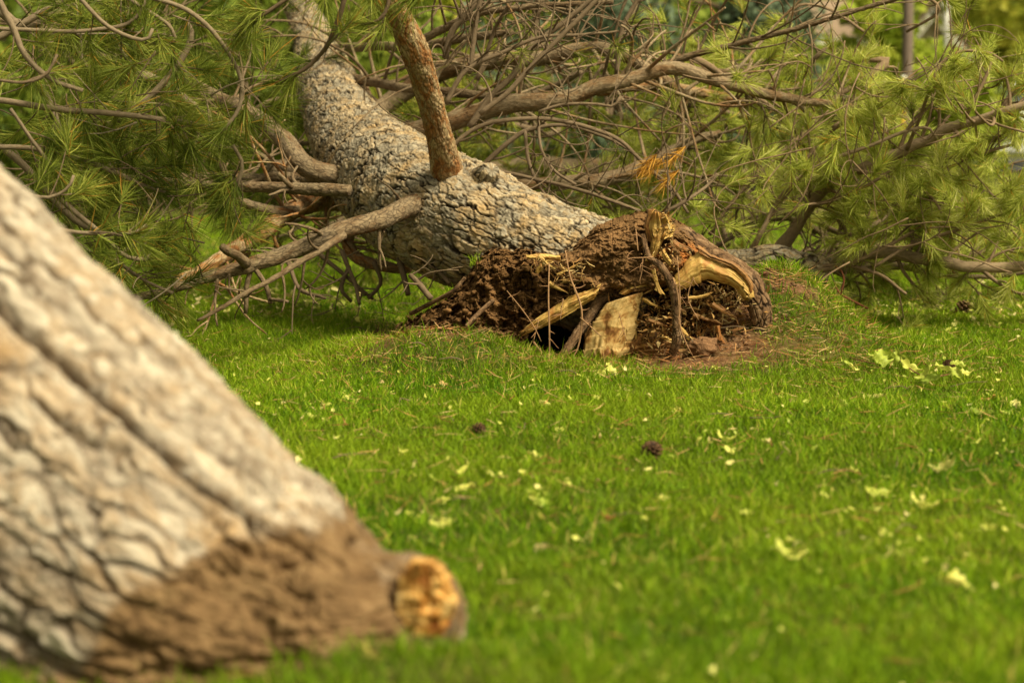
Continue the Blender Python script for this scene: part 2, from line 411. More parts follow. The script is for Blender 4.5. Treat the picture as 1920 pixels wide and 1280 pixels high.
# dead needle litter and leaf crumbs
ML = M('dry_needle_litter', .8, .2); ML.col(ML.ramp(ML.attr('rnd').outputs['Fac'], [(0, (.16, .05, .02)), (.5, (.36, .17, .06)), (1, (.55, .40, .2))]))
x, y = scatter(4.2, 14, 110); x2 = rng.normal(1.0, .5, 2600); y2 = rng.normal(10.45, .32, 2600); x3 = rng.normal(-.35, .4, 900); y3 = rng.normal(10.05, .22, 900)
x = np.concatenate([x, x2, x3]); y = np.concatenate([y, y2, y3]); k = ~((y > 10.4) & (x > -.5) & (x < 1.0) & (y < 11.3)); x, y = x[k], y[k]; n = len(x)
az = rng.random(n) * 2 * np.pi; el = rng.normal(.08, .2, n)
d = np.stack([np.cos(az) * np.cos(el), np.sin(az) * np.cos(el), np.sin(el)], -1)
L = .04 + .06 * rng.random(n); bend = rng.normal(size=(n, 3)) * L[:, None] * .15
tag(ribbon_obj('needle_litter', ML.m, None, np.stack([x, y, ground_h(x, y) + .012 + .018 * rng.random(n)], -1), d, L, .0016 + .0014 * rng.random(n), bend, rng.random(n)),
    kind='stuff', label='dry orange pine needles strewn through the grass', cat='needle litter')

MLEAF = M('pale_leaf', .55, .35); lc = MLEAF.ramp(MLEAF.attr('rnd').outputs['Fac'], [(0, (.20, .28, .03)), (.3, (.40, .48, .07)), (.6, (.70, .70, .16)), (.8, (.78, .68, .34)), (.9, (.60, .34, .10)), (1, (.40, .16, .05))])
n_ = MLEAF.noise(MLEAF.N('ShaderNodeTexCoord').outputs['Object'], 60, 3); lc = MLEAF.mix(.5, lc, MLEAF.ramp(n_, [(.3, (.7, .68, .6)), (.7, (1.1, 1.1, 1.1))]), 'MULTIPLY')
MLEAF.col(lc); MLEAF.leafy(lc, .3)
def leaf_grid(L, W, fold, curl, seed, nu=9, nv=5):
    seed = seed % 997
    r = np.random.default_rng(seed)
    u = np.linspace(0, 1, nu)[:, None]; v = np.linspace(-1, 1, nv)[None]
    wd = W * .5 * np.sin(np.pi * np.clip(u, 0, 1) ** .85) ** .8 * (1 + .22 * np.sin(u * 19 + seed) + .15 * np.sin(u * 41 + 2 * seed))
    x = (u - .5) * L + 0 * v; y = wd * v
    z = fold * np.abs(v) * wd + curl * L * ((u - .5) ** 2 + 0 * v) * 2 + .16 * W * np.sin(7 * u + 3 * v + seed) + .08 * W * np.sin(15 * u - 5 * v + seed)
    P = np.stack([x, y, z], -1).reshape(-1, 3)
    i = np.arange(nu - 1)[:, None] * nv + np.arange(nv - 1)[None]
    return P, np.stack([i, i + 1, i + nv + 1, i + nv], -1).reshape(-1, 4)
def rot(P, rx, ry, rz):
    from mathutils import Euler
    return P @ np.array(Euler((rx, ry, rz)).to_matrix()).T
# tiny pale crumbs of leaf (beyond counting)
x, y = scatter(4.3, 15, 22); xe = rng.uniform(1.1, 3.2, 520); ye = rng.uniform(11.6, 14.5, 520); xf = rng.uniform(-2.2, -.8, 260); yf = rng.uniform(12.2, 14.5, 260)
x = np.concatenate([x, xe, xf]); y = np.concatenate([y, ye, yf]); k = ~((y > 10.3) & (x > -.5) & (x < 1.1) & (y < 11.3)); x, y = x[k], y[k]
cl = [(1370, 836, 34, 14, 16), (1650, 930, 34, 14, 9), (1725, 950, 20, 10, 6), (1480, 1042, 26, 8, 8), (1800, 1095, 34, 12, 8), (820, 985, 22, 8, 8), (600, 784, 22, 5, 8), (1820, 830, 26, 8, 7), (870, 888, 24, 5, 7), (1770, 882, 20, 8, 5), (660, 748, 24, 7, 8), (1700, 1040, 14, 12, 5), (1870, 770, 40, 14, 14), (1600, 740, 50, 16, 12), (1170, 700, 40, 6, 12), (1700, 700, 90, 20, 26), (1020, 945, 40, 14, 8)]
for cx, cy, sx, sy, k_ in cl:
    qx = rng.normal(cx, sx, k_); qy = rng.normal(cy, sy, k_); Yg = CAMH * F / (qy - HY); W_ = AN(qx, qy, Yg); x = np.append(x, W_[:, 0]); y = np.append(y, W_[:, 1])
V, Q, R = [], [], []; b = 0
for i in range(len(x)):
    s = rng.uniform(.010, .032) if y[i] < 11.5 else rng.uniform(.015, .06)
    P, qq = leaf_grid(s, s * rng.uniform(.25, .7), .4, rng.uniform(-.5, .8), i, 5, 3)
    P = rot(P, rng.normal(0, .6), rng.normal(0, .5), rng.uniform(0, 6.3)) + np.array([x[i], y[i], ground_h(x[i:i + 1], y[i:i + 1])[0] + rng.uniform(.015, .035)])
    V.append(P); Q.append(qq + b); b += len(P); R.append(np.full(len(P), rng.uniform(.15, .85)))
tag(mesh_np('leaf_litter', np.vstack(V), [np.vstack(Q)], MLEAF.m, None, {'rnd': np.concatenate(R)}), kind='stuff',
    label='pale yellow leaf crumbs strewn over the lawn', cat='leaf litter')

# ------------------------------------------------------------------ bark covered trunks
def bark_tube(C, r, k, n, scale, amp, seed, flute=None, plate=(1, 1, 1), lowa=.035):
    C = np.asarray(C, float); D = catmull(np.column_stack([C, r]), n); Cc, rr = D[:, :3], D[:, 3]
    T, N, B = frames(Cc); S = arclen(Cc); th = np.linspace(0, 2 * np.pi, k, endpoint=False)
    r0 = rr[:, None] * np.ones((1, k)); rm = rr.mean()
    rest = np.stack([rm * np.cos(th)[None] + 0 * r0, rm * np.sin(th)[None] + 0 * r0, S[:, None] + 0 * r0], -1)
    W = rest + scale * np.stack([.75 * fbm(rest / scale * .55, 3, seed), .75 * fbm(rest / scale * .55 + 9, 3, seed + 5), 1.6 * fbm(rest / scale * .45 + 5, 3, seed + 7)], -1)
    pl = np.array(plate)
    F1, F2, ID = voro(W / (pl * scale), seed); edge = F2 - F1
    W2 = W + scale * .5 * np.stack([fbm(rest / scale * 1.7 + 3, 2, seed + 12), fbm(rest / scale * 1.7 + 13, 2, seed + 13), 1.5 * fbm(rest / scale * 1.4 + 23, 2, seed + 14)], -1)
    G1, G2, ID2 = voro(W2 / (pl * scale * .5) + 3, seed + 11); e2 = G2 - G1
    ph = (W[..., 2] / (pl[2] * scale) * 1.3 + ID * 7) % 1; ph2 = (W2[..., 2] / (pl[2] * scale * .5) + np.arctan2(rest[..., 1], rest[..., 0]) * 5 + ID2 * 5) % 1
    big = np.clip(fbm(rest / scale * .35, 2, seed + 30) * 2 + .5, 0, 1)
    h = (.4 + .6 * big) * sstep(0, .13, edge) * .95 + (ID - .5) * .45 + .2 * (sstep(0, .12, e2) - .5) + (ID2 - .5) * .3 + .35 * ph + .2 * ph2 - .7
    h = h + .25 * fbm(rest / scale * np.array([6, 6, 2.2]), 4, seed + 4)
    crack = np.clip((1 - sstep(.02, .17, edge)) * (.35 + .65 * big) * 1.1 + (1 - sstep(.0, .08, e2)) * .4, 0, 1)
    low = lowa * fbm(rest / .35, 2, seed + 8) * (rm / .28)
    rad = r0 + h * amp + low
    if flute is not None: rad = rad + flute(th[None] + 0 * r0, S[:, None] + 0 * r0)
    P = Cc[:, None] + rad[..., None] * (N[:, None] * np.cos(th)[None, :, None] + B[:, None] * np.sin(th)[None, :, None])
    i = np.arange(n - 1)[:, None]; j = np.arange(k)[None]; j2 = (j + 1) % k
    q = np.stack([i * k + j, i * k + j2, (i + 1) * k + j2, (i + 1) * k + j], -1).reshape(-1, 4)
    cell = np.clip(ID * .55 + ID2 * .45 + .12 * fbm(rest / scale * 4, 2, 3), 0, 1)
    Vv = P.reshape(-1, 3); cap = np.array([Cc[0], Cc[-1]]); nb = len(Vv)
    jj = np.arange(k)
    t = np.vstack([np.stack([np.full(k, nb), (jj + 1) % k, jj], -1), np.stack([np.full(k, nb + 1), (n - 1) * k + jj, (n - 1) * k + (jj + 1) % k], -1)])
    at = {'rest': np.vstack([rest.reshape(-1, 3), rest[0, :1], rest[-1, :1]]), 'crack': np.append(crack.ravel(), [0, 0]), 'cell': np.append(cell.ravel(), [0, 0])}
    return np.vstack([Vv, cap]), [q, t], at, P, rest

# ---- the big uprooted pine in the middle
def pts(L): return np.array([A(a, b, c) for a, b, c, _ in L]), np.array([w_ / F * c for a, b, c, w_ in L])
pine = thing('uprooted_pine', 'big uprooted pine in the middle lying with its torn muddy root end towards us', 'fallen tree', tuple(A(1100, 690, 10.6) * [1, 1, 0]))
TR = [(1230, 560, 10.60, 100), (1120, 520, 10.72, 112), (1010, 478, 10.85, 108), (900, 432, 11.05, 112), (800, 388, 11.4, 118), (722, 335, 12.0, 100), (664, 268, 12.7, 80),
      (626, 195, 13.5, 60), (604, 125, 14.3, 46), (582, 60, 15.2, 33), (560, 10, 16.0, 26), (535, -60, 17.2, 20)]
C, r = pts(TR)
V, Fc, at, _, _ = bark_tube(C, r, 520, 1300, .027, .015, 3, plate=(1, 1, 4.0))
mesh_np('trunk', V, Fc, BARK, pine, at)

# ------------------------------------------------------------------ limbs, twigs and needles
class Bough:
    """one limb with its side twigs (one mesh) and its needles (a second mesh, a sub-part)"""
    def __init__(s, nl=.13): s.T = Tubes(); s.nd = []; s.count = 0; s.nl = nl
    def path(s, L, k=8, wear=.5, lump=.12):
        C, r = pts(L); n = max(8, int(arclen(C)[-1] / (.03 if k < 30 else .008))); D = catmull(np.column_stack([C, r]), n)
        S = D[:, :3]; S = S + (.6 if k < 30 else .25) * r.mean() * np.stack([fbm(S * 7 + q_, 2, 40 + q_) for q_ in range(3)], -1)
        D[:, 3] = np.maximum(D[:, 3], .0012)
        s.T.add(S, D[:, 3], k, wear, lump); return S, D[:, 3]
    def tuft(s, p, d, n=90, L=None, spread=(.25, 1.15), along=.10, width=.0017, lo=0., hi=.93, droop=.0):
        qx, qy = proj(p[None]); qx, qy = qx[0], qy[0]
        for x0, y0, x1, y1 in ((1650, -200, 1915, 95), (1665, 90, 1770, 150), (1310, -60, 1600, 62), (1745, 165, 1860, 245), (1340, 430, 1580, 530), (1400, 380, 1560, 470), (585, 85, 700, 235), (556, 8, 605, 80)):
            if x0 < qx < x1 and y0 < qy < y1 and rng.random() < .82: return
        d = d / np.linalg.norm(d); nn = int(n * rng.uniform(.75, 1.2))
        a = rng.normal(size=(nn, 3)); pr = a - (a @ d)[:, None] * d; pr /= np.linalg.norm(pr, axis=1)[:, None]
        ph = rng.uniform(spread[0], spread[1], nn); dd = d * np.cos(ph)[:, None] + pr * np.sin(ph)[:, None]
        base = p - d * (rng.random(nn) * along)[:, None]
        ll = (L or s.nl) * rng.uniform(.65, 1.1, nn); m = rng.uniform(-.2, .18)
        rn = np.clip(rng.normal(.45 + m, .2, nn), lo, hi); old = rng.random(nn) < .035; rn = np.where(old, 1., rn)
        bend = (rng.normal(size=(nn, 3)) * .10 + d * .15 + np.array([0, 0, -droop])) * ll[:, None]
        s.nd.append((base, dd, ll, np.full(nn, width) * rng.uniform(.8, 1.3, nn), bend, rn)); s.count += 1
    def twig(s, p, d, L, r, curve=1.2, tuft=.0, wear=.3, hook=None, kids=0, **tk):
        n = 9; st = L / (n - 1); d = d / np.linalg.norm(d); P = [p]
        ax = rng.normal(size=3) if hook is None else np.cross(d, hook) + rng.normal(size=3) * .25
        ax /= np.linalg.norm(ax) + 1e-9; cv = curve * rng.uniform(.4, 1.3) / (n - 1)
        for i in range(n - 1):
            ang = cv * (0.5 + i / n); d = d * math.cos(ang) + np.cross(ax, d) * math.sin(ang) + ax * ax.dot(d) * (1 - math.cos(ang))
            d = d + rng.normal(size=3) * .05; d /= np.linalg.norm(d); P.append(P[-1] + d * st)
        P = np.array(P)
        if (P[:, 2] < .01).any(): P[:, 2] = np.maximum(P[:, 2], .01 + .01 * rng.random())
        C = catmull(P, 14); s.T.add(C, np.linspace(r, r * .45, 14), 6 if r > .004 else 5, wear)
        if rng.random() < tuft: s.tuft(C[-1], C[-1] - C[-2], **tk)
        for j in range(kids):
            i = rng.integers(3, 13); t = C[i] - C[i - 1]; t /= np.linalg.norm(t)
            a = rng.normal(size=3); a -= a.dot(t) * t; a /= np.linalg.norm(a)
            s.twig(C[i], t * .8 + a, L * rng.uniform(.3, .65), r * .6, curve * 1.2, tuft, wear * .8, hook, 0, **tk)
        return C
    def sprout(s, C, r, cnt, L=(.2, .6), t0=.05, t1=1., rr=.35, up=(0, 0, .4), side=1.0, **tw):
        for _ in range(cnt):
            i = int(rng.uniform(t0, t1) * (len(C) - 2)); t = C[i + 1] - C[i]; t /= np.linalg.norm(t) + 1e-9
            a = rng.normal(size=3); a -= a.dot(t) * t; a /= np.linalg.norm(a)
            d = t * rng.uniform(.2, 1.1) + a * side + np.array(up) * rng.random()
            s.twig(C[i], d, rng.uniform(*L), min(r[i] * rr, .009) * rng.uniform(.7, 1.2) + .0012, **tw)
    def build(s, parent, mat=None, nmat=None, name='limb'):
        o = s.T.build(name, mat or LIMB, parent)
        if s.nd:
            ar = [np.concatenate([q_[i] for q_ in s.nd]) for i in range(6)]
            ribbon_obj('needles', nmat or G_LEFT, o, *ar)
        return o

UPV = np.array([0, 0, 1.])
# upright broken limb with orange bark
C, r = pts([(856, 385, 11.3, 52), (848, 355, 11.14, 38), (838, 322, 11.02, 28), (822, 250, 10.85, 25), (800, 165, 10.7, 25), (775, 90, 10.55, 25), (748, 35, 10.45, 24), (715, -20, 10.3, 23), (680, -90, 10.2, 22)])
V, Fc, at, _, _ = bark_tube(C, r, 130, 330, .022, .0055, 17, plate=(1, 1, 1.8))
mesh_np('limb', V, Fc, OBARK, pine, at)
C, r = pts([(900, 348, 11.0, 36), (908, 336, 10.95, 25), (917, 324, 10.9, 19), (922, 318, 10.88, 14)])
V, Fc, at, _, _ = bark_tube(C, r, 90, 80, .025, .007, 19, plate=(1, 1, 1.6)); mesh_np('limb_stub', V, Fc, BARK, pine, at)
# limbs to the left of the trunk
def limb(Lp, cnt=0, mat=None, wear=.8, parent=pine, nmat=None, **kw):
    b = Bough(); C, r = b.path(Lp, 36, wear, .06)
    if cnt: b.sprout(C, r, cnt, **kw)
    return b, C, r
b, C, r = limb([(712, 318, 12.15, 32), (680, 325, 11.95, 24), (640, 329, 11.88, 20), (595, 322, 11.85, 20), (560, 297, 11.9, 19), (520, 252, 12.1, 17), (470, 215, 12.4, 15), (400, 180, 12.8, 14), (300, 130, 13.2, 13), (150, 80, 13.6, 11), (20, 40, 14, 9)], 22, t0=.35, L=(.3, .8), curve=1.6, kids=2, tuft=.25, n=80)
b.build(pine)
b, C, r = limb([(657, 357, 11.35, 11), (610, 355, 11.4, 12), (560, 354, 11.45, 11), (500, 350, 11.5, 10), (440, 350, 11.6, 9), (330, 342, 11.9, 7), (230, 330, 12.2, 5)], 10, L=(.2, .5), curve=1.3, kids=1)
b.path([(550, 352, 11.44, 5), (535, 338, 11.4, 5), (522, 324, 11.38, 4)], 7, .4); b.build(pine)
b, C, r = limb([(640, 345, 11.9, 11), (560, 335, 12.1, 11), (480, 335, 12.2, 10), (380, 330, 12.4, 8)], 8, L=(.3, .6), curve=1.3, kids=1); b.build(pine)
b, C, r = limb([(815, 362, 11.35, 34), (782, 380, 11.05, 23), (755, 392, 10.88, 19), (710, 412, 10.7, 18), (640, 434, 10.55, 17), (560, 466, 10.5, 15), (470, 495, 10.4, 14), (380, 523, 10.35, 10), (310, 545, 10.3, 8), (240, 560, 10.25, 6)], 0)
C2, r2 = b.path([(645, 442, 10.52, 8), (600, 468, 10.4, 7), (540, 505, 10.3, 6), (480, 540, 10.2, 5), (420, 575, 10.1, 4.5), (370, 600, 10.0, 3)], 8, .35)
b.path([(462, 494, 10.35, 11), (440, 478, 10.25, 9), (418, 462, 10.15, 8)], 9, .4)
b.path([(470, 505, 10.4, 5), (463, 545, 10.4, 5), (462, 588, 10.4, 4)], 7, .2); b.path([(478, 503, 10.4, 5), (498, 535, 10.35, 5), (505, 568, 10.3, 4)], 7, .2)
b.path([(505, 560, 10.3, 3.5), (540, 565, 10.25, 3)], 6, .2)
b.sprout(C[20:], r[20:], 12, L=(.12, .3), up=(0, 0, -.8), curve=1.0, kids=1); b.sprout(C2, r2, 6, L=(.1, .2), up=(0, 0, -.6), curve=1.2)
b.build(pine)
b, C, r = limb([(650, 372, 12.3, 21), (600, 375, 12.2, 20), (560, 388, 12.1, 18), (500, 428, 11.9, 17), (440, 468, 11.7, 14), (380, 505, 11.5, 11), (330, 530, 11.4, 8)], 20, L=(.25, .7), up=(0, 0, -.3), curve=1.4, kids=2)
b.build(pine, OBARK)
b, C, r = limb([(560, 395, 12.0, 10), (520, 398, 11.95, 10), (470, 385, 11.9, 9), (420, 365, 11.9, 8), (340, 330, 12, 6)], 8, L=(.2, .6), curve=1.4, kids=1); b.build(pine)
b, C, r = limb([(655, 430, 12.1, 12), (655, 465, 12.0, 11), (680, 488, 11.9, 11), (730, 500, 11.8, 10), (770, 505, 11.75, 7)], 3, L=(.2, .3)); b.build(pine, OBARK)
# props and broken sticks under the trunk
for L in ([(748, 485, 11.2, 6), (757, 520, 11.15, 6), (765, 552, 11.1, 5)], [(770, 515, 10.6, 5), (790, 537, 10.55, 6), (808, 558, 10.5, 6)], [(815, 500, 11, 4), (832, 518, 10.9, 4), (842, 532, 10.85, 4)],
          [(655, 500, 11.6, 4), (640, 540, 11.5, 4), (660, 565, 11.5, 3)], [(590, 470, 11.7, 5), (640, 510, 11.6, 4), (700, 560, 11.5, 3)], [(700, 490, 11.4, 5), (715, 530, 11.4, 4), (690, 560, 11.4, 3)],
          [(540, 490, 11.5, 4), (560, 540, 11.4, 4), (610, 560, 11.3, 3)], [(640, 470, 11.5, 5), (665, 530, 11.4, 4), (675, 570, 11.3, 3)]):
    b = Bough(); C, r = b.path(L, 7, .25); b.sprout(C, r, 3, L=(.1, .3), curve=1.2, kids=1); b.build(pine, TWIG_L, name='broken_twig')

# limbs rising behind the trunk on the right
tw = dict(curve=1.9, kids=1, tuft=.14, wear=.25, n=70, width=.003, up=(0, .6, .4))
for L, n, mt in (
    ([(690, 235, 13.2, 20), (720, 200, 13.3, 18), (800, 150, 13.3, 17), (870, 122, 13.2, 17), (950, 112, 13.1, 16), (1030, 108, 13, 14), (1100, 92, 12.9, 13), (1160, 102, 12.8, 12), (1230, 140, 12.8, 10), (1290, 185, 12.8, 8)], 26, PALE),
    ([(735, 262, 12.3, 18), (800, 240, 12.2, 18), (880, 217, 12.1, 17), (960, 195, 12.05, 18), (1050, 186, 12.0, 15), (1120, 165, 12.0, 14), (1200, 143, 12.0, 13), (1270, 128, 12.0, 13), (1340, 150, 12.0, 11), (1420, 172, 12, 10), (1540, 195, 12.1, 7), (1640, 205, 12.2, 4), (1720, 230, 12.3, 2)], 40, PALE),
    ([(1050, 182, 12.4, 9), (1140, 155, 12.3, 7), (1200, 138, 12.2, 7), (1300, 103, 12.1, 6), (1400, 78, 12, 5), (1500, 52, 11.9, 4.5), (1600, 22, 11.8, 4), (1720, -15, 11.7, 4)], 20, LIMB),
    ([(945, 352, 12.6, 12), (1040, 344, 12.6, 13), (1140, 335, 12.7, 13), (1220, 305, 12.8, 12), (1290, 268, 12.9, 9), (1350, 250, 13, 7)], 20, PALE),
    ([(650, 145, 13.6, 9), (700, 155, 13.2, 9), (770, 166, 12.8, 8), (860, 175, 12.6, 8), (940, 184, 12.5, 6)], 16, LIMB),
    ([(590, 95, 14.6, 9), (700, 88, 13.6, 8), (780, 88, 13.2, 8), (850, 75, 13, 8), (960, 60, 12.8, 6)], 14, LIMB),
    ([(770, 85, 12.7, 8), (850, 45, 12.5, 7), (900, 25, 12.4, 6), (1000, 12, 12.3, 5), (1150, 5, 12.2, 4)], 16, LIMB),
    ([(1270, 132, 12.8, 9), (1380, 142, 12.6, 7), (1480, 185, 12.4, 5), (1530, 230, 12.3, 4)], 10, LIMB),
    ([(1120, 172, 12.9, 10), (1220, 160, 13, 10), (1330, 178, 13.1, 9), (1420, 200, 13.2, 8)], 8, OBARK)):
    b, C, r = limb(L, n, L=(.25, .95), **tw); b.build(pine, mt)
# grey arching dead branches in front of the tangle
arch = [[(820, 300, 11.6, 6), (870, 255, 11.6, 6), (920, 232, 11.6, 6), (1010, 222, 11.6, 6), (1090, 235, 11.6, 6), (1160, 262, 11.6, 5.5), (1210, 310, 11.6, 5), (1260, 352, 11.5, 4.5), (1290, 400, 11.4, 4)],
        [(900, 315, 11.7, 7), (950, 270, 11.7, 7), (995, 243, 11.7, 6), (1060, 236, 11.7, 5), (1130, 255, 11.7, 5), (1190, 290, 11.7, 4.5), (1240, 340, 11.6, 4), (1290, 385, 11.5, 3)],
        [(900, 215, 11.5, 7), (950, 175, 11.5, 7), (1010, 110, 11.5, 7), (1080, 40, 11.5, 7), (1130, -10, 11.5, 6)],
        [(880, 240, 11.9, 9), (915, 190, 11.9, 9), (960, 140, 11.9, 8), (1000, 90, 12, 8), (1060, 40, 12, 7), (1120, -10, 12, 6)],
        [(835, 195, 11.8, 7), (860, 150, 11.8, 7), (885, 125, 11.8, 6), (940, 100, 11.8, 6), (1010, 72, 11.8, 5), (1100, 65, 11.8, 4), (1160, 60, 11.8, 3)],
        [(880, 140, 11.9, 6), (888, 80, 11.9, 7), (895, 30, 11.9, 7), (905, -15, 11.9, 7)],
        [(835, 110, 12.0, 9), (850, 60, 12.0, 9), (880, 20, 12, 8), (905, -15, 12, 8)],
        [(895, 150, 12.1, 6), (925, 60, 12.1, 5), (945, 25, 12, 5), (970, -15, 12, 5)],
        [(985, 120, 12.4, 9), (1000, 60, 12.5, 9), (1012, -10, 12.5, 8)],
        [(1155, 140, 12.2, 6), (1165, 60, 12.2, 6), (1190, 10, 12.2, 6), (1205, -15, 12.2, 6)],
        [(1010, 210, 11.6, 4), (1060, 195, 11.6, 4), (1120, 195, 11.6, 4), (1150, 198, 11.6, 4), (1163, 180, 11.6, 3.5)],
        [(910, 315, 11.6, 5), (1000, 335, 11.5, 5), (1070, 350, 11.4, 5), (1140, 375, 11.3, 5), (1200, 395, 11.3, 4)],
        [(985, 245, 11.7, 5), (990, 300, 11.6, 5), (1010, 345, 11.5, 4), (1035, 385, 11.4, 4)],
        [(1010, 225, 11.6, 4), (1015, 280, 11.5, 4), (1040, 320, 11.5, 4), (1080, 345, 11.4, 4)],
        [(1240, 400, 11.3, 5), (1290, 375, 11.3, 5), (1330, 345, 11.4, 4), (1345, 325, 11.4, 4)]]
for L in arch:
    b = Bough()
    if 1:
        C, r = b.path([(a_, b_, c_, d_ * .72) for a_, b_, c_, d_ in L], 7, .35, .05); b.sprout(C, r, 7, L=(.15, .55), curve=1.8, kids=1, wear=.3)
    b.build(pine, TWIG_L)

# dead orange tufts caught in the tangle
b = Bough()
for px, py in ((1190, 318), (1208, 325), (1238, 298), (1240, 352)):
    p = A(px, py, 11.35); t = b.twig(p + np.array([.1, .02, .10]), np.array([-.6, 0, -.8]), .12, .003, .4, 0); b.tuft(t[-1], np.array([-.6, 0, -.6]), 90, .085, (.1, .9), width=.0032)
b.build(pine, TWIG_L, G_DEAD, 'dead_twig')

# ------------------------------------------------------------------ second fallen pine, crown hanging in at the left
lp = thing('fallen_pine', 'fallen pine crown with fresh green needles hanging in from the upper left', 'fallen tree', (-1.9, 9.8, 0))
S7 = .4844
def z2(L, Y, dy=0): return [(a * S7, b_ * S7, Y + dy * i, w_) for i, (a, b_, w_) in enumerate(L)]
LB = [
 ([(-60, 380, 6.5), (0, 392, 6), (200, 420, 6), (450, 440, 5.5), (650, 465, 5), (820, 495, 4)], 9.6, 10),
 ([(-20, -40, 7), (0, 10, 6.5), (95, 200, 6), (190, 300, 5), (320, 350, 4)], 9.2, 3),
 ([(290, -30, 4), (400, 90, 4), (500, 145, 4), (570, 155, 3.5), (590, 112, 3)], 9.3, 2),
 ([(-20, 112, 4), (200, 122, 4), (400, 115, 4), (500, 90, 3.5), (555, 30, 3.5), (560, -20, 3)], 9.4, 4),
 ([(-20, 308, 3), (100, 318, 3), (180, 285, 3), (222, 210, 2.5)], 9.1, 1),
 ([(540, -20, 5), (700, 30, 4.5), (800, 100, 4.5), (880, 200, 4), (935, 310, 4), (925, 420, 4), (850, 520, 3)], 9.5, 5),
 ([(470, -20, 4), (600, 60, 3.5), (660, 110, 3.5), (670, 165, 3), (560, 168, 3)], 9.5, 3),
 ([(715, 70, 5), (745, 140, 6), (690, 250, 6), (600, 360, 6), (480, 450, 6), (350, 550, 5.5), (290, 630, 5)], 9.9, 9),
 ([(-20, 570, 5), (120, 575, 5), (300, 610, 5), (430, 660, 5), (540, 710, 4), (640, 745, 3)], 9.8, 8),
 ([(900, 560, 3.5), (937, 640, 3.5), (900, 750, 3.5), (830, 820, 3)], 9.6, 5),
 ([(130, 850, 4), (250, 890, 4), (400, 907, 4), (520, 902, 3.5), (572, 870, 3)], 9.3, 4),
 ([(-20, 660, 4), (80, 740, 4), (180, 765, 3.5), (260, 730, 3), (285, 680, 3)], 9.2, 3),
 ([(200, 740, 5), (300, 830, 5), (400, 910, 4.5), (480, 990, 4), (560, 1005, 4), (588, 985, 3)], 9.6, 5),
 ([(440, 1005, 3.5), (550, 1080, 3), (670, 1135, 3)], 9.7, 3),
 ([(-20, 30, 9), (100, 100, 9), (300, 20, 8), (400, 0, 7)], 10.2, 8),
 ([(-30, 160, 7), (100, 90, 7), (220, 20, 6), (320, -20, 6)], 10.0, 5),
 ([(-20, 550, 7), (90, 640, 7), (200, 760, 7), (300, 860, 6), (420, 900, 5)], 10.5, 12),
 ([(270, 150, 14), (400, 215, 13), (500, 270, 12), (640, 330, 10), (760, 420, 7)], 11.2, 12),
 ([(40, 420, 3.5), (120, 540, 3.5), (200, 640, 3.5), (250, 690, 3)], 9.4, 4),
 ([(160, 340, 6), (210, 440, 6), (250, 540, 5), (330, 640, 4)], 10.2, 7),
 ([(320, -20, 4), (430, 120, 4), (470, 200, 4), (520, 260, 3)], 10.4, 6),
 ([(420, 1000, 4), (470, 1090, 5), (450, 1050, 5), (520, 1060, 4)], 10.3, 3),
 ([(150, 200, 3.5), (280, 180, 4), (370, 330, 4)], 10.6, 3),
]
tl = dict(curve=1.1, kids=1, tuft=.97, wear=.25, n=105, L=.125, width=.0017, spread=(.2, 1.15))
for L, Yd, n in LB:
    b = Bough(); LL = z2(L, Yd); C, r = b.path(LL, 9, .6 if L[0][2] > 3.4 else .3, .10)
    k2 = dict(tl); Ln = k2.pop('L')
    for _ in range(int(n * 1.25)):
        i = int(rng.uniform(.25, 1) * (len(C) - 2)); t = C[i + 1] - C[i]; t /= np.linalg.norm(t)
        a = rng.normal(size=3); a -= a.dot(t) * t; a /= np.linalg.norm(a)
        tt = dict(curve=1.1, kids=1 if n > 3 else 0, tuft=.97, wear=.25, width=.0025, spread=(.2, 1.05))
        tt['n'] = 75
        s_ = b.twig(C[i], t * rng.uniform(.5, 1.2) + a * .9 + UPV * rng.uniform(-.3, .2) + np.array([0, .55, 0]), rng.uniform(.10, .30), .0034, **tt)
    if n > 3: b.tuft(C[-1], C[-1] - C[-2], 90, .125, (.2, 1.05), .1, .0025)
    b.build(lp, TWIG_L, G_LEFT)
# tufts placed where the photo shows them
tc_ = [(480, 385), (560, 560), (660, 600), (820, 540), (840, 370), (160, 460), (270, 590), (140, 680), (530, 830), (400, 760), (560, 960), (730, 900), (820, 800), (910, 440), (700, 80), (40, 270), (240, 50), (640, 220),
       (120, 380), (450, 1000), (640, 1130), (720, 1060), (480, 720), (700, 700), (880, 760), (380, 640), (300, 720), (620, 470), (700, 560), (560, 680), (760, 330), (420, 560), (330, 480), (60, 560), (600, 1040), (760, 980), (690, 1000), (500, 900),
       (640, 900), (740, 760), (840, 680), (30, 120), (100, 250), (820, 280), (900, 540), (180, 120), (380, 820), (220, 660), (680, 840), (540, 1120), (700, 1180), (600, 1180), (460, 1140)]
for a, c_ in tc_:
    p = A(a * S7, c_ * S7, rng.uniform(9.5, 10.2)); d = np.array([rng.normal(.5, .7), rng.normal(-.2, .4), rng.normal(-.25, .6)]); d /= np.linalg.norm(d)
    b = Bough(); C = b.twig(p - d * .24, d, .25, .0035, .6, 0, .15); b.tuft(C[-1], C[-1] - C[-2], 85, .13, (.2, 1.05), .10, .0025); b.build(lp, TWIG_L, G_LEFT, 'twig')
# bare curved shoots among the green
for i in range(22):
    p = A(rng.uniform(0, 430), rng.uniform(20, 520), rng.uniform(9.3, 10.0)); b = Bough(); b.twig(p, np.array([rng.normal(0, 1), rng.normal(0, .3), rng.normal(0, .7)]), rng.uniform(.2, .45), .004, 1.6, 0, rng.uniform(.3, 1), None, 1); b.build(lp, TWIG_L, name='bare_shoot')
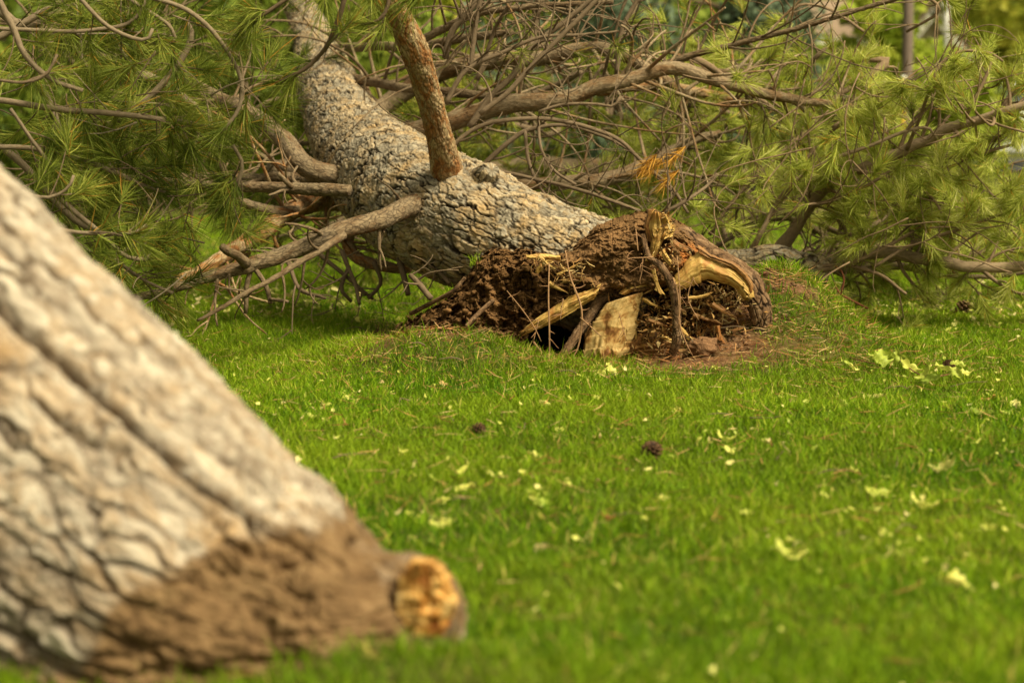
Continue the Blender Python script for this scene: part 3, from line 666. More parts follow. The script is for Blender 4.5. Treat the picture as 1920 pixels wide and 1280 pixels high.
# boughs hanging in from above, in front of the trunk
for L, tf in (([(650, -30, 9.2, 5), (642, 9, 9.2, 5), (616, 83, 9.25, 4.5), (590, 115, 9.3, 4), (570, 131, 9.3, 4), (517, 157, 9.35, 3)], 3),
              ([(735, -25, 9.3, 3.5), (722, 25, 9.3, 3.5), (700, 44, 9.3, 3), (660, 46, 9.3, 3)], 1),
              ([(560, -20, 9.4, 4), (520, 10, 9.4, 4), (480, 35, 9.4, 3.5), (445, 47, 9.4, 3)], 3),
              ([(616, 83, 9.25, 3), (640, 60, 9.25, 2.5), (660, 40, 9.25, 2)], 1),
              ([(810, -40, 9.6, 3), (780, -15, 9.6, 3)], 2), ([(620, -40, 9.4, 3), (590, -10, 9.4, 3)], 2), ([(700, -40, 9.4, 3), (690, -10, 9.4, 3)], 1)):
    b = Bough(); C, r = b.path(L, 8, .1); m_ = len(C)
    b.tuft(C[-1], C[-1] - C[-2], 110, .14, (.2, 1.15), .12, .0022)
    for t in range(tf):
        i = int(m_ * (.45 + .5 * t / max(tf, 1))); dd = C[i] - C[i - 1]; dd /= np.linalg.norm(dd)
        C2 = b.twig(C[i], dd + rng.normal(size=3) * .6 + np.array([0, 0, -.3]), .09, .003, .3, 0); b.tuft(C2[-1], C2[-1] - C2[-2], 85, .14, (.25, 1.2), .08, .0022, droop=.15)
    b.build(lp, TWIG_L, G_LEFT)

# ------------------------------------------------------------------ third fallen pine at the right
rp = thing('fallen_pine', 'fallen pine at the right with a pale cut log and sprawling yellow green branches', 'fallen tree', tuple(A(1450, 530, 12.3) * [1, 1, 0]))
C, r = pts([(1330, 492, 12.0, 26), (1400, 492, 12.0, 24), (1450, 488, 12.0, 27), (1500, 500, 12.0, 27), (1535, 508, 12.0, 29), (1552, 512, 12.0, 27)])
V, Fc, at, _, _ = bark_tube(C, r, 150, 220, .04, .009, 23, plate=(1, 1, 2.2)); mesh_np('trunk', V, Fc, BARK, rp, at)
tr = dict(curve=2.0, kids=1, tuft=.9, wear=.2, width=.0026, spread=(.15, 1.1), L=.115) if 0 else dict(curve=2.0, kids=1, tuft=.92, wear=.3, width=.0026, spread=(.15, 1.1), along=.11)
TAN = mat_twig('tan_branch', (.15, .095, .055), (.27, .195, .125), (.38, .30, .21))
RB = [
 ([(1440, 495, 12.3, 20), (1462, 470, 12.25, 16), (1490, 430, 12.2, 12), (1530, 370, 12.1, 11), (1580, 330, 12, 10.5), (1640, 305, 11.9, 10), (1720, 272, 11.8, 10), (1800, 237, 11.7, 9.5), (1880, 210, 11.6, 9), (1990, 175, 11.5, 8)], 34),
 ([(1405, 480, 12.1, 9), (1425, 440, 12, 7), (1450, 390, 12, 6.5), (1490, 340, 11.9, 6), (1560, 300, 11.8, 5.5), (1640, 270, 11.7, 5), (1700, 247, 11.7, 5), (1740, 240, 11.7, 4), (1757, 262, 11.7, 3)], 18),
 ([(1470, 498, 12.2, 10), (1560, 488, 12.1, 11), (1650, 474, 12, 11), (1740, 488, 11.9, 11), (1820, 500, 11.9, 11), (1930, 495, 11.9, 9), (2010, 480, 12, 7)], 26),
 ([(1475, 512, 12, 6), (1560, 503, 11.9, 6), (1620, 484, 11.8, 5.5), (1680, 455, 11.8, 4.5), (1730, 420, 11.8, 3)], 10),
 ([(1480, 505, 12, 6), (1580, 497, 11.9, 5), (1650, 515, 11.8, 5), (1700, 550, 11.7, 4)], 7),
 ([(1525, 385, 12.0, 6), (1590, 366, 11.9, 5), (1640, 340, 11.8, 5), (1700, 300, 11.8, 4)], 8),
 ([(1700, 281, 11.8, 6), (1725, 220, 11.7, 5), (1745, 160, 11.6, 4.5), (1765, 120, 11.6, 4.5), (1800, 99, 11.6, 4.5), (1850, 98, 11.6, 4), (1880, 115, 11.6, 3.5)], 10),
 ([(1800, 240, 11.7, 7), (1825, 190, 11.6, 5.5), (1845, 150, 11.6, 5), (1858, 115, 11.6, 4)], 8),
 ([(1480, 410, 12.2, 5), (1490, 370, 12.2, 5), (1500, 320, 12.1, 5), (1540, 265, 12.1, 4.5), (1590, 225, 12, 4.5), (1650, 215, 12, 4), (1665, 260, 12, 4), (1680, 290, 12, 3.5)], 12),
 ([(1600, 320, 11.9, 5), (1660, 330, 11.8, 4.5), (1720, 350, 11.8, 4.5), (1755, 380, 11.7, 4), (1765, 400, 11.7, 3)], 9),
 ([(1640, 500, 11.8, 5), (1720, 455, 11.8, 5), (1800, 430, 11.7, 5), (1870, 405, 11.7, 4.5), (1940, 390, 11.7, 4)], 14),
 ([(1560, 240, 12.3, 5), (1640, 190, 12.3, 5), (1660, 150, 12.3, 4)], 9),
 ([(1300, 110, 12.4, 8), (1400, 170, 12.6, 7), (1480, 230, 12.7, 6), (1520, 300, 12.7, 5)], 12),
 ([(1560, 190, 12.5, 6), (1660, 120, 12.6, 9), (1630, 115, 12.6, 5)], 6),
 ([(1620, 60, 12.6, 4), (1560, 20, 12.6, 4), (1500, 10, 12.6, 4), (1470, 50, 12.6, 3)], 7),
 ([(1330, 440, 12.5, 6), (1380, 370, 12.5, 5), (1440, 310, 12.5, 5), (1540, 220, 12.6, 4)], 14),
 ([(1720, -20, 11.9, 5), (1760, 20, 11.9, 4.5), (1700, 60, 12, 4)], 6),
 ([(1760, 300, 11.8, 5), (1830, 290, 11.7, 5), (1900, 270, 11.7, 4)], 10),
 ([(1560, 505, 12.3, 9), (1680, 500, 12.3, 8), (1760, 515, 12.2, 7), (1860, 520, 12.2, 6)], 12),
]
for L, n in RB:
    b = Bough(.10); C, r = b.path([(a_, b_, c_, d_ * (1.0 if d_ >= 8 else .68)) for a_, b_, c_, d_ in L], 9, .6 if L[0][3] > 8 else .3, .1)
    b.sprout(C, r, n, L=(.14, .5), t0=.12, up=(0, 1.3, .5), **dict(tr, n=125))
    b.build(rp, TAN, G_RIGHT)
for i in range(34):
    p = A(rng.uniform(1280, 1900), rng.uniform(120, 520), rng.uniform(11.4, 12.0)); b = Bough(.10); b.twig(p, np.array([rng.normal(.3, 1), rng.normal(0, .3), rng.normal(.3, .6)]), rng.uniform(.3, .7), .0042, 2.0, .5, .2, None, 1, n=90, width=.0024, spread=(.15, 1.1)); b.build(rp, TAN, G_RIGHT, name='shoot')
# crown behind: filled with tufts
TAN_ = 0
def mass(parent, nb, xr, yr, Yr, nt, nm, n=70, w_=.003, L=.15, tsz=(.2, .5), mat=TWIG_L, bias=None):
    for i in range(nb):
        b = Bough(.10); x = rng.uniform(*xr); y = rng.uniform(*yr); Yd = rng.uniform(*Yr)
        dx = rng.uniform(-240, 240); dy = rng.uniform(-130, 60)
        L_ = [(x, y, Yd, 6), (x + dx * .5, y + dy * .5 + rng.normal(0, 25), Yd + rng.normal(0, .15), 5), (x + dx, y + dy, Yd + rng.normal(0, .3), 3.5)]
        C, r = b.path(L_, 6, .3); C[:, 2] = np.maximum(C[:, 2], .05)
        b.sprout(C, r, nt, L=tsz, t0=.05, up=(0, 0, .5), curve=1.5, kids=1, tuft=1., wear=.2, n=n, width=w_, spread=(.2, 1.15))
        b.build(parent, mat, nm)
mass(rp, 20, (1180, 1960), (330, 520), (12.8, 14.2), 12, G_RIGHT, 95, .003)
mass(rp, 10, (1250, 1560), (110, 300), (13.0, 14.5), 9, G_RIGHT, 90, .003)
bp = thing('fallen_pine', 'dark fallen pine crown lying farthest back behind the tangle of bare branches', 'fallen tree', (0.2, 15.5, 0))
b = Bough(); b.path([(500, 330, 15.5, 30), (800, 330, 15.8, 28), (1100, 320, 16, 24), (1400, 330, 16, 16)], 14, .9); b.build(bp, LIMB, name='trunk')
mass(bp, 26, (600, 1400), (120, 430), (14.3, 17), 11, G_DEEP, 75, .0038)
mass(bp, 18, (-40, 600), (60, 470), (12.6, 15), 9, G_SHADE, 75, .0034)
mass(bp, 9, (1250, 1980), (330, 500), (14.5, 17.5), 10, G_RIGHT, 75, .004)

# ------------------------------------------------------------------ root ball relief
topo = np.array([(742, 607), (760, 600), (800, 577), (850, 546), (880, 512), (900, 482), (925, 463), (960, 457), (1000, 450), (1040, 457), (1075, 450), (1110, 425), (1150, 409), (1190, 397), (1228, 392), (1258, 408), (1300, 432), (1335, 464), (1370, 484), (1405, 510), (1428, 540), (1440, 580), (1443, 625)], float)
boto = np.array([(742, 640), (800, 645), (900, 650), (970, 665), (1000, 695), (1050, 715), (1100, 722), (1200, 712), (1300, 695), (1380, 668), (1420, 650), (1443, 645)], float)
NXR, NYR = 900, 400
gx_ = np.linspace(742, 1443, NXR); yt = np.interp(gx_, topo[:, 0], topo[:, 1]); yb = np.interp(gx_, boto[:, 0], boto[:, 1])
yt = yt + 7.5 * fbm(np.stack([gx_ / 20, 0 * gx_, 0 * gx_], -1), 5, 77, .6)
t = np.linspace(0, 1, NYR) ** .85
PX = np.repeat(gx_[:, None], NYR, 1); PY = yt[:, None] + (yb - yt)[:, None] * t[None]
def pdist(poly):
    poly = np.array(poly, float); d = np.full(PX.shape, 1e9); ins = np.zeros(PX.shape, bool)
    for i in range(len(poly)):
        a, c_ = poly[i], poly[(i + 1) % len(poly)]; e = c_ - a
        tt = np.clip(((PX - a[0]) * e[0] + (PY - a[1]) * e[1]) / (e @ e), 0, 1)
        d = np.minimum(d, np.hypot(PX - a[0] - tt * e[0], PY - a[1] - tt * e[1]))
        cross = ((a[1] > PY) != (c_[1] > PY)) & (PX < (c_[0] - a[0]) * (PY - a[1]) / (c_[1] - a[1] + 1e-9) + a[0]); ins ^= cross
    return np.where(ins, d, -d)
def reg(poly, soft=8, off=0):
    wob = 7 * fbm(np.stack([PX / 22, PY / 22, 0 * PX], -1), 3, 13); return sstep(-soft, soft, pdist(poly) + wob + off)
dome = (np.clip(1 - (PY - yt[:, None]) / 90, 0, 1)) ** 3
Yd = 10.42 + .32 * dome
ex = np.maximum(np.abs(PX - 1090) / 355 - .72, 0); Yd = Yd + ex ** 2 * 2.2
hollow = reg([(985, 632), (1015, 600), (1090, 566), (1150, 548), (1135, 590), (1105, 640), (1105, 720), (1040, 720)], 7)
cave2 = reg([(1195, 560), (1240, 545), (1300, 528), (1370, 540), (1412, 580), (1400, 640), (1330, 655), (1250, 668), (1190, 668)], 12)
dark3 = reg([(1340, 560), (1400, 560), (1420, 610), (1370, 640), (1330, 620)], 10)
collar = reg([(1080, 440), (1190, 395), (1260, 405), (1330, 460), (1300, 500), (1240, 540), (1130, 550), (1040, 500)], 14)
soilL = reg([(742, 610), (890, 470), (1040, 445), (1070, 500), (1010, 560), (985, 640), (740, 660)], 10)
Yd = Yd + .42 * hollow + .15 * cave2 + .12 * dark3 - .10 * collar
W3 = AN(PX, PY, Yd)
fold = np.sin((PX * .55 + PY * .95) / 15 + 2.2 * fbm(W3 * 6, 2, 5))
F1, F2, ID = voro(W3 * np.array([22, 22, 22]) + 1.2 * np.stack([fbm(W3 * 18, 2, 1), fbm(W3 * 18, 2, 2), fbm(W3 * 18, 2, 3)], -1), 51)
G1, G2, ID2 = voro(W3 * 55 + .8 * np.stack([fbm(W3 * 50, 2, 1), fbm(W3 * 50, 2, 2), fbm(W3 * 50, 2, 3)], -1), 57)
clod = (ID - .5) * .034 + (ID2 - .5) * .016 + .010 * sstep(0, .12, F2 - F1) + .03 * (1 - 2.5 * np.abs(fbm(W3 * 24, 4, 67)))
rough = .105 * fbm(W3 * 7, 5, 60, .6) + .022 * fbm(W3 * 34, 4, 61, .6)
ridg = np.abs(fbm(W3 * np.array([14, 14, 26]), 4, 62))
Yd = Yd - soilL * clod * 1.3 - rough - (1 - soilL) * (1 - collar) * (.05 * (1 - ridg * 3) + clod * .5) - collar * (.012 * fold + .02 * (1 - ridg * 3) + .3 * clod)
fr = AN(PX, PY, Yd)
fr[..., 2] += soilL * .01 * fbm(W3 * 35, 2, 64)
# colours: soil, woody collar, rot, torn wood
def cc(*a): return np.array(a)
colr = np.ones(PX.shape + (3,)) * cc(.16, .090, .039)
nA = fbm(W3 * 9, 4, 70)[..., None]; nB = fbm(W3 * 30, 3, 71)[..., None]
colr = colr + nA * cc(.05, .03, .016)
colr = colr * (1 - collar[..., None]) + collar[..., None] * (cc(.185, .108, .05) + (nB + fold[..., None] * .3) * cc(.07, .04, .02))
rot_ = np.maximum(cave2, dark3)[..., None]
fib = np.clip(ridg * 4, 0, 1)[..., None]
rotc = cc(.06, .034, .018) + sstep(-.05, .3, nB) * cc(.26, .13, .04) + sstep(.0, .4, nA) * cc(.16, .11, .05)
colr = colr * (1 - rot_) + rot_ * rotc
colr = colr * (1 - hollow[..., None]) + hollow[..., None] * cc(.03, .02, .012)  # shade inside the hollow painted into the tint, near black
orange = reg([(1215, 470), (1260, 465), (1310, 462), (1300, 500), (1240, 520), (1215, 500)], 12)[..., None] * sstep(-.1, .3, nB)
colr = colr * (1 - orange) + orange * cc(.36, .14, .04)
low = sstep(0, 26, PY - (yb[:, None] - 52))[..., None] * (1 - hollow[..., None]) * .6
colr = colr * (1 - low) + low * cc(.24, .14, .08)
colr = np.clip(colr, .01, 1)
# over the crest and down the back
nbk = 26; bk = []
for j in range(nbk):
    f_ = (j + 1) / nbk; P0 = fr[:, 0].copy(); P0[:, 1] += .55 * math.sin(f_ * math.pi / 2); P0[:, 2] = P0[:, 2] * math.cos(f_ * math.pi / 2) ** .7 - .05 * f_
    P0[:, 1] += .02 * fbm(P0 * 20, 3, 5); bk.append(P0)
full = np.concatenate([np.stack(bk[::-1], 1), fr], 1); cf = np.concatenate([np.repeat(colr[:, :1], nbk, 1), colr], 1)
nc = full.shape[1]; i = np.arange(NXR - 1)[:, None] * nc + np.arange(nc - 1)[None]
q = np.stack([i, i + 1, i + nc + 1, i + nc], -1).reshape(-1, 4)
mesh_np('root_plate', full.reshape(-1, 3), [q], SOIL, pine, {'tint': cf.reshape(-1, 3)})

# loose soil clods on the face
def blob(c_, r0, seed, sq=(1, 1, 1), nu=18, nv=12, am=.35, fr_=1.4):
    u = np.linspace(0, 2 * np.pi, nu, endpoint=False)[:, None]; v = np.linspace(.02, np.pi - .02, nv)[None]
    D = np.stack([np.cos(u) * np.sin(v), np.sin(u) * np.sin(v), np.cos(v) + 0 * u], -1)
    R = r0 * (1 + am * fbm(D * fr_ + seed * 3.1, 3, seed)); P = D * R[..., None] * np.array(sq) + c_
    i = np.arange(nu)[:, None]; j = np.arange(nv - 1)[None]; i2 = (i + 1) % nu
    return P.reshape(-1, 3), np.stack([i * nv + j, i2 * nv + j, i2 * nv + j + 1, i * nv + j + 1], -1).reshape(-1, 4)
V, Q, Cc_ = [], [], []; b0 = 0
for i in range(110):
    fx = rng.random(); px = rng.uniform(770, 1060) if rng.random() < .72 else rng.uniform(1060, 1430)
    ytp = np.interp(px, gx_, yt); pb_ = np.interp(px, gx_, yb) - 45; py = rng.uniform(min(ytp + 12, pb_ - 1), pb_)
    if px > 1060: py = rng.uniform(640, 685)
    xi = int(np.clip((px - 742) / 701 * (NXR - 1), 0, NXR - 1)); yi = int(np.argmin(np.abs(PY[xi] - py)))
    c_ = fr[xi, yi] + np.array([0, -.004, 0]); r0 = rng.uniform(.005, .017) ** 1.0 * (1.5 if rng.random() < .08 else 1)
    P, qq = blob(c_, r0, i, (1.2, 1, .85), 14, 10, .85, 2.4); V.append(P); Q.append(qq + b0); b0 += len(P)
    Cc_.append(np.tile(np.clip(colr[xi, yi] * rng.uniform(.8, 1.35), 0, 1), (len(P), 1)))
tag(mesh_np('soil_clods', np.vstack(V), [np.vstack(Q)], SOIL, pine, {'tint': np.vstack(Cc_)}), kind='stuff')

def gclods(name, label, spots, tint, seed):
    r = np.random.default_rng(seed); V, Q, T_ = [], [], []; b0 = 0
    for cx, cy, sx, sy, Yc, n, s0 in spots:
        for i in range(n):
            p = AN(np.array([r.normal(cx, sx)]), np.array([r.normal(cy, sy)]), Yc + r.normal(0, .03))[0]; p[2] = ground_h(p[:1], p[1:2])[0] + .002
            P, qq = blob(p, s0 * r.uniform(.4, 1.3), i + seed, (1.2, 1, .8), 10, 7, .5); V.append(P); Q.append(qq + b0); b0 += len(P); T_.append(np.tile(np.array(tint) * r.uniform(.6, 1.4), (len(P), 1)))
    return tag(mesh_np(name, np.vstack(V), [np.vstack(Q)], SOIL, None, {'tint': np.vstack(T_)}), label, 'soil', kind='stuff')
gclods('dark_soil', 'dark crumbly soil exposed in the right bank', [(1470, 525, 18, 6, 11.0, 150, .016), (1510, 545, 18, 6, 11.1, 110, .013), (1440, 540, 10, 12, 10.8, 60, .016)], (.10, .055, .035), 500)
gclods('loose_soil', 'light brown crumbs of soil round the torn roots', [(890, 618, 50, 4, 10.35, 160, .010), (985, 640, 14, 10, 10.3, 80, .016), (1290, 690, 60, 5, 10.33, 130, .007), (725, 612, 20, 8, 10.5, 40, .012), (1060, 690, 25, 4, 10.3, 40, .011), (1380, 665, 50, 16, 10.4, 220, .008), (1330, 690, 90, 8, 10.3, 180, .006), (900, 632, 90, 6, 10.2, 160, .008), (1440, 620, 40, 20, 10.6, 120, .006)], (.22, .135, .08), 600)

# loft between two pixel curves: torn wood plates
def loft(name, a, b_, Ya, mat, bulge=.02, thick=.012, nu=90, nv=34, jag=.0, am=.005, seed=1, parent=pine, edge=2.6):
    a = np.array(a, float); b_ = np.array(b_, float)
    Ca, Cb = catmull(a, nu), catmull(b_, nu)
    tq = np.linspace(0, 1, nu)[:, None] * np.linalg.norm(a[-1] - a[0]) / 9
    for Cx, sd_ in ((Ca, 3), (Cb, 8)):
        Cx += np.concatenate([edge * fbm(np.concatenate([tq, 0 * tq + sd_ + seed * 2.7, 0 * tq + q_], 1), 3, seed)[:, None] for q_ in (0, 5)], 1)
    v = np.linspace(0, 1, nv)[None, :, None]; P = Ca[:, None] * (1 - v) + Cb[:, None] * v
    if jag:
        jn = vnoise(np.stack([np.zeros(nv), np.arange(nv) * .9, np.zeros(nv)], -1), seed)
        e = P[-1] - P[-2]; fall = (np.linspace(0, 1, nu) ** 4)[:, None, None]; P = P + fall * (jn[None, :, None] * np.array([jag, jag * .6]) * np.sign((Ca[-1] - Ca[0]))[None, None])
    vv = np.linspace(0, 1, nv)[None]; Yy = Ya - bulge * np.sin(np.pi * vv) + 0 * P[..., 0]
    u = np.linspace(0, 1, nu)[:, None]
    lenm = np.linalg.norm(np.diff(Ca, axis=0), axis=1).sum() / F * 10.4; wid = np.hypot(*(Ca - Cb).T).mean() / F * 10.4
    rest = np.stack([u * lenm + 0 * vv, vv * wid + 0 * u, 0 * u * vv], -1) + seed
    Yy = Yy - am * fbm(rest * np.array([8, 130, 1]), 3, seed) * 1.5 - am * fbm(rest * 25, 3, seed + 1)
    Pf = AN(P[..., 0], P[..., 1], Yy); Pb = Pf + np.array([0, thick, 0]); n1 = nu * nv
    i = np.arange(nu - 1)[:, None] * nv + np.arange(nv - 1)[None]
    qf = np.stack([i, i + 1, i + nv + 1, i + nv], -1).reshape(-1, 4); qb = qf[:, ::-1] + n1
    rim = list(range(nv)) + [r_i * nv + nv - 1 for r_i in range(1, nu)] + [(nu - 1) * nv + c_i for c_i in range(nv - 2, -1, -1)] + [r_i * nv for r_i in range(nu - 2, 0, -1)]
    rim = np.array(rim); r2 = np.roll(rim, -1); qr = np.stack([rim, rim + n1, r2 + n1, r2], -1)
    R2 = np.concatenate([rest.reshape(-1, 3)] * 2)
    return mesh_np(name, np.concatenate([Pf.reshape(-1, 3), Pb.reshape(-1, 3)]), [np.vstack([qf, qb, qr])], mat, parent, {'rest': R2})
loft('wood_slab', [(1136, 568), (1112, 606), (1098, 645), (1100, 690)], [(1204, 548), (1196, 590), (1188, 632), (1172, 672)], 10.33, SMOOTHW, .05, .05, jag=6, am=.005, seed=3, edge=4)
loft('wood_slab', [(1096, 632), (1094, 655), (1099, 690)], [(1106, 610), (1106, 655), (1112, 700)], 10.39, WOODB, .01, .02, seed=14)
loft('wood_slab', [(1100, 695), (1130, 688), (1170, 672)], [(1110, 706), (1145, 700), (1185, 692)], 10.37, WOODB, .02, .03, seed=15)
loft('wood_splinter', [(1126, 532), (1108, 542), (1070, 556), (1030, 580), (984, 612)], [(1118, 556), (1104, 566), (1070, 587), (1025, 610), (983, 628)], 10.32, WOOD, .018, .014, jag=14, am=.010, seed=5)
loft('wood_splinter', [(1250, 530), (1275, 508), (1296, 482), (1312, 470), (1335, 484), (1375, 502), (1405, 534), (1408, 552)], [(1264, 548), (1285, 540), (1305, 531), (1330, 526), (1350, 529), (1372, 538), (1388, 552), (1394, 562)], 10.29, WOOD, .03, .012, jag=10, am=.004, seed=6, edge=4)
loft('wood_splinter', [(1308, 458), (1320, 468), (1338, 480), (1375, 492), (1408, 522), (1412, 548)], [(1312, 474), (1322, 482), (1340, 489), (1372, 503), (1402, 532), (1404, 550)], 10.27, WOODB, .01, .015, seed=7)
loft('wood_splinter', [(1222, 396), (1217, 425), (1222, 455), (1210, 490)], [(1244, 400), (1258, 425), (1246, 446), (1226, 490)], 10.33, WOOD, .05, .03, am=.014, seed=8)
loft('wood_splinter', [(1240, 405), (1238, 425), (1236, 445)], [(1252, 402), (1266, 428), (1258, 446)], 10.33, WOOD, .05, .03, jag=8, am=.02, seed=18)
loft('wood_splinter', [(1215, 396), (1209, 425), (1212, 450)], [(1226, 392), (1220, 425), (1222, 455)], 10.325, WOODB, .01, .02, seed=19)
loft('wood_splinter', [(986, 478), (1010, 476), (1050, 479)], [(990, 487), (1015, 487), (1052, 490)], 10.33, WOOD, .01, .01, am=.008, seed=9)
loft('wood_splinter', [(1018, 487), (1010, 497), (1002, 510)], [(1038, 488), (1022, 500), (1008, 514)], 10.32, WOOD, .01, .01, am=.008, seed=10)
loft('wood_splinter', [(1160, 548), (1185, 534), (1222, 526)], [(1170, 554), (1195, 545), (1222, 540)], 10.35, WOOD, .02, .01, am=.006, seed=11)
loft('wood_slab', [(1188, 642), (1225, 630), (1280, 640)], [(1196, 674), (1240, 676), (1290, 672)], 10.36, WOODB, .05, .03, am=.012, seed=12)
loft('wood_splinter', [(1176, 640), (1190, 632), (1200, 620)], [(1180, 680), (1196, 668), (1215, 640)], 10.37, WOODB, .04, .02, am=.01, seed=13)
loft('wood_splinter', [(1296, 655), (1312, 650), (1330, 640)], [(1300, 672), (1316, 664), (1336, 650)], 10.30, WOOD, .01, .02, am=.01, seed=16)
for i, (x0, y0, x1, y1, w0, w1, Yk, mt) in enumerate(((1262, 452, 1288, 470, 10, 14, 10.30, WOODB), (1240, 470, 1262, 500, 12, 8, 10.28, WOOD), (1225, 505, 1236, 548, 9, 5, 10.27, WOOD), (1205, 560, 1235, 575, 8, 5, 10.33, WOOD),
        (1290, 560, 1330, 552, 7, 4, 10.30, WOOD), (1300, 590, 1345, 604, 9, 5, 10.32, WOODB), (1215, 600, 1252, 612, 9, 6, 10.32, WOODB), (1240, 630, 1262, 640, 8, 5, 10.30, WOOD), (1335, 570, 1375, 592, 10, 5, 10.31, WOODB),
        (1030, 530, 1062, 548, 8, 4, 10.30, WOOD), (1045, 515, 1080, 498, 6, 3, 10.29, WOOD), (1010, 478, 1032, 500, 7, 4, 10.30, WOOD), (1345, 610, 1352, 640, 8, 5, 10.30, WOODB), (1265, 600, 1300, 640, 7, 4, 10.30, WOOD))):
    q_ = np.array([-(y1 - y0), x1 - x0], float); q_ /= np.linalg.norm(q_); m0 = np.array([(x0 + x1) / 2, (y0 + y1) / 2]) + q_ * .6
    loft('wood_splinter', [np.array([x0, y0]) + q_ * w0 / 2, m0 + q_ * (w0 + w1) / 4, np.array([x1, y1]) + q_ * w1 / 2], [np.array([x0, y0]) - q_ * w0 / 2, m0 - q_ * (w0 + w1) / 4, np.array([x1, y1]) - q_ * w1 / 2], Yk, mt, .006, .006, 50, 14, jag=12, am=.005, seed=100 + i, edge=1.6)
# bark covered root lip bending down at the right
def root(L, mat, k=60, n=160, sc=.02, am=.004, seed=30, name='root'):
    C, r = pts(L); V, Fc, at, _, _ = bark_tube(C, r, k, n, sc, am, seed, plate=(1, 1, 2.2)); return mesh_np(name, V, Fc, mat, pine, at)
mrb = M('brown_root_bark', .9, .15); R_ = mrb.attr('rest').outputs['Vector']
n1 = mrb.noise(mrb.mapv(R_, (40, 40, 18)), 1, 5, .65, .5); cR = mrb.ramp(n1, [(.3, (.06, .03, .015)), (.5, (.17, .10, .055)), (.7, (.30, .20, .12))])
cR = mrb.mix(mrb.attr('crack').outputs['Fac'], cR, (.03, .018, .01)); mrb.col(cR); mrb.bump(n1, .8, .006); RBARK = mrb.m
root([(1270, 452, 10.55, 30), (1330, 485, 10.46, 26), (1375, 505, 10.42, 24), (1408, 535, 10.38, 24), (1424, 575, 10.36, 22), (1426, 615, 10.38, 20), (1422, 650, 10.4, 18)], RBARK, 120, 300, .03, .008, 31)
root([(1205, 440, 10.33, 4), (1216, 480, 10.27, 5), (1240, 500, 10.22, 6), (1258, 530, 10.2, 7), (1266, 560, 10.2, 8), (1269, 600, 10.2, 7.5), (1268, 640, 10.21, 8), (1260, 668, 10.25, 7), (1264, 685, 10.3, 5)], RBARK, 40, 220, .015, .003, 32)
root([(1170, 530, 10.45, 14), (1128, 558, 10.42, 12), (1105, 592, 10.40, 10), (1078, 632, 10.36, 9), (1050, 676, 10.34, 8), (1040, 695, 10.36, 7)], RBARK, 50, 200, .015, .004, 33)
root([(925, 562, 10.30, 3), (905, 580, 10.27, 4), (885, 600, 10.24, 4), (874, 612, 10.22, 3.5)], RBARK, 16, 50, .01, .001, 34)
root([(770, 588, 10.6, 4), (820, 562, 10.5, 4), (850, 545, 10.45, 4), (872, 520, 10.45, 3)], RBARK, 16, 60, .01, .001, 35)
b = Bough()
for L in ([(1030, 495, 10.27, 1.4), (1028, 560, 10.22, 1.6), (1030, 620, 10.2, 1.8), (1030, 690, 10.22, 1.4)], [(1060, 470, 10.27, 1.2), (1070, 520, 10.22, 1.6), (1087, 565, 10.2, 2.2), (1091, 600, 10.2, 2.2), (1084, 650, 10.2, 1.6), (1068, 680, 10.2, 1.2)],
          [(1088, 595, 10.2, 1.4), (1105, 610, 10.18, 1.3), (1127, 630, 10.16, 1)], [(1262, 520, 10.17, 1.6), (1272, 560, 10.16, 1.8), (1275, 610, 10.16, 1.5), (1290, 650, 10.17, 1.4), (1300, 668, 10.2, 1)],
          [(1270, 480, 10.2, 1), (1275, 560, 10.16, 1.2), (1272, 618, 10.16, 1)], [(1175, 484, 10.2, .9), (1205, 483, 10.2, 1.1), (1225, 482, 10.2, 1.2)], [(1205, 485, 10.2, .9), (1203, 510, 10.2, .9), (1198, 530, 10.2, .8)],
          [(950, 545, 10.27, 1), (975, 575, 10.22, 1.1), (1000, 610, 10.2, 1.1), (1015, 640, 10.2, 1)], [(1056, 560, 10.22, .8), (1050, 600, 10.2, .8)], [(1000, 640, 10.3, 2.5), (1020, 665, 10.22, 2), (1045, 690, 10.2, 1.5)],
          [(1192, 430, 10.3, .9), (1196, 470, 10.2, .9)], [(1010, 600, 10.2, 1), (1000, 640, 10.2, .9)], [(1160, 585, 10.2, .9), (1175, 640, 10.2, .8)], [(1300, 520, 10.2, 1), (1290, 560, 10.18, 1), (1310, 600, 10.17, .9)]):
    C, r = b.path(L, 5, .6, 0); b.sprout(C, r, 4, L=(.02, .07), curve=1.2, rr=.4, kids=0)
b.build(pine, mat_twig('rootlets', (.20, .10, .05), (.30, .17, .09), (.38, .24, .13)), name='rootlets')
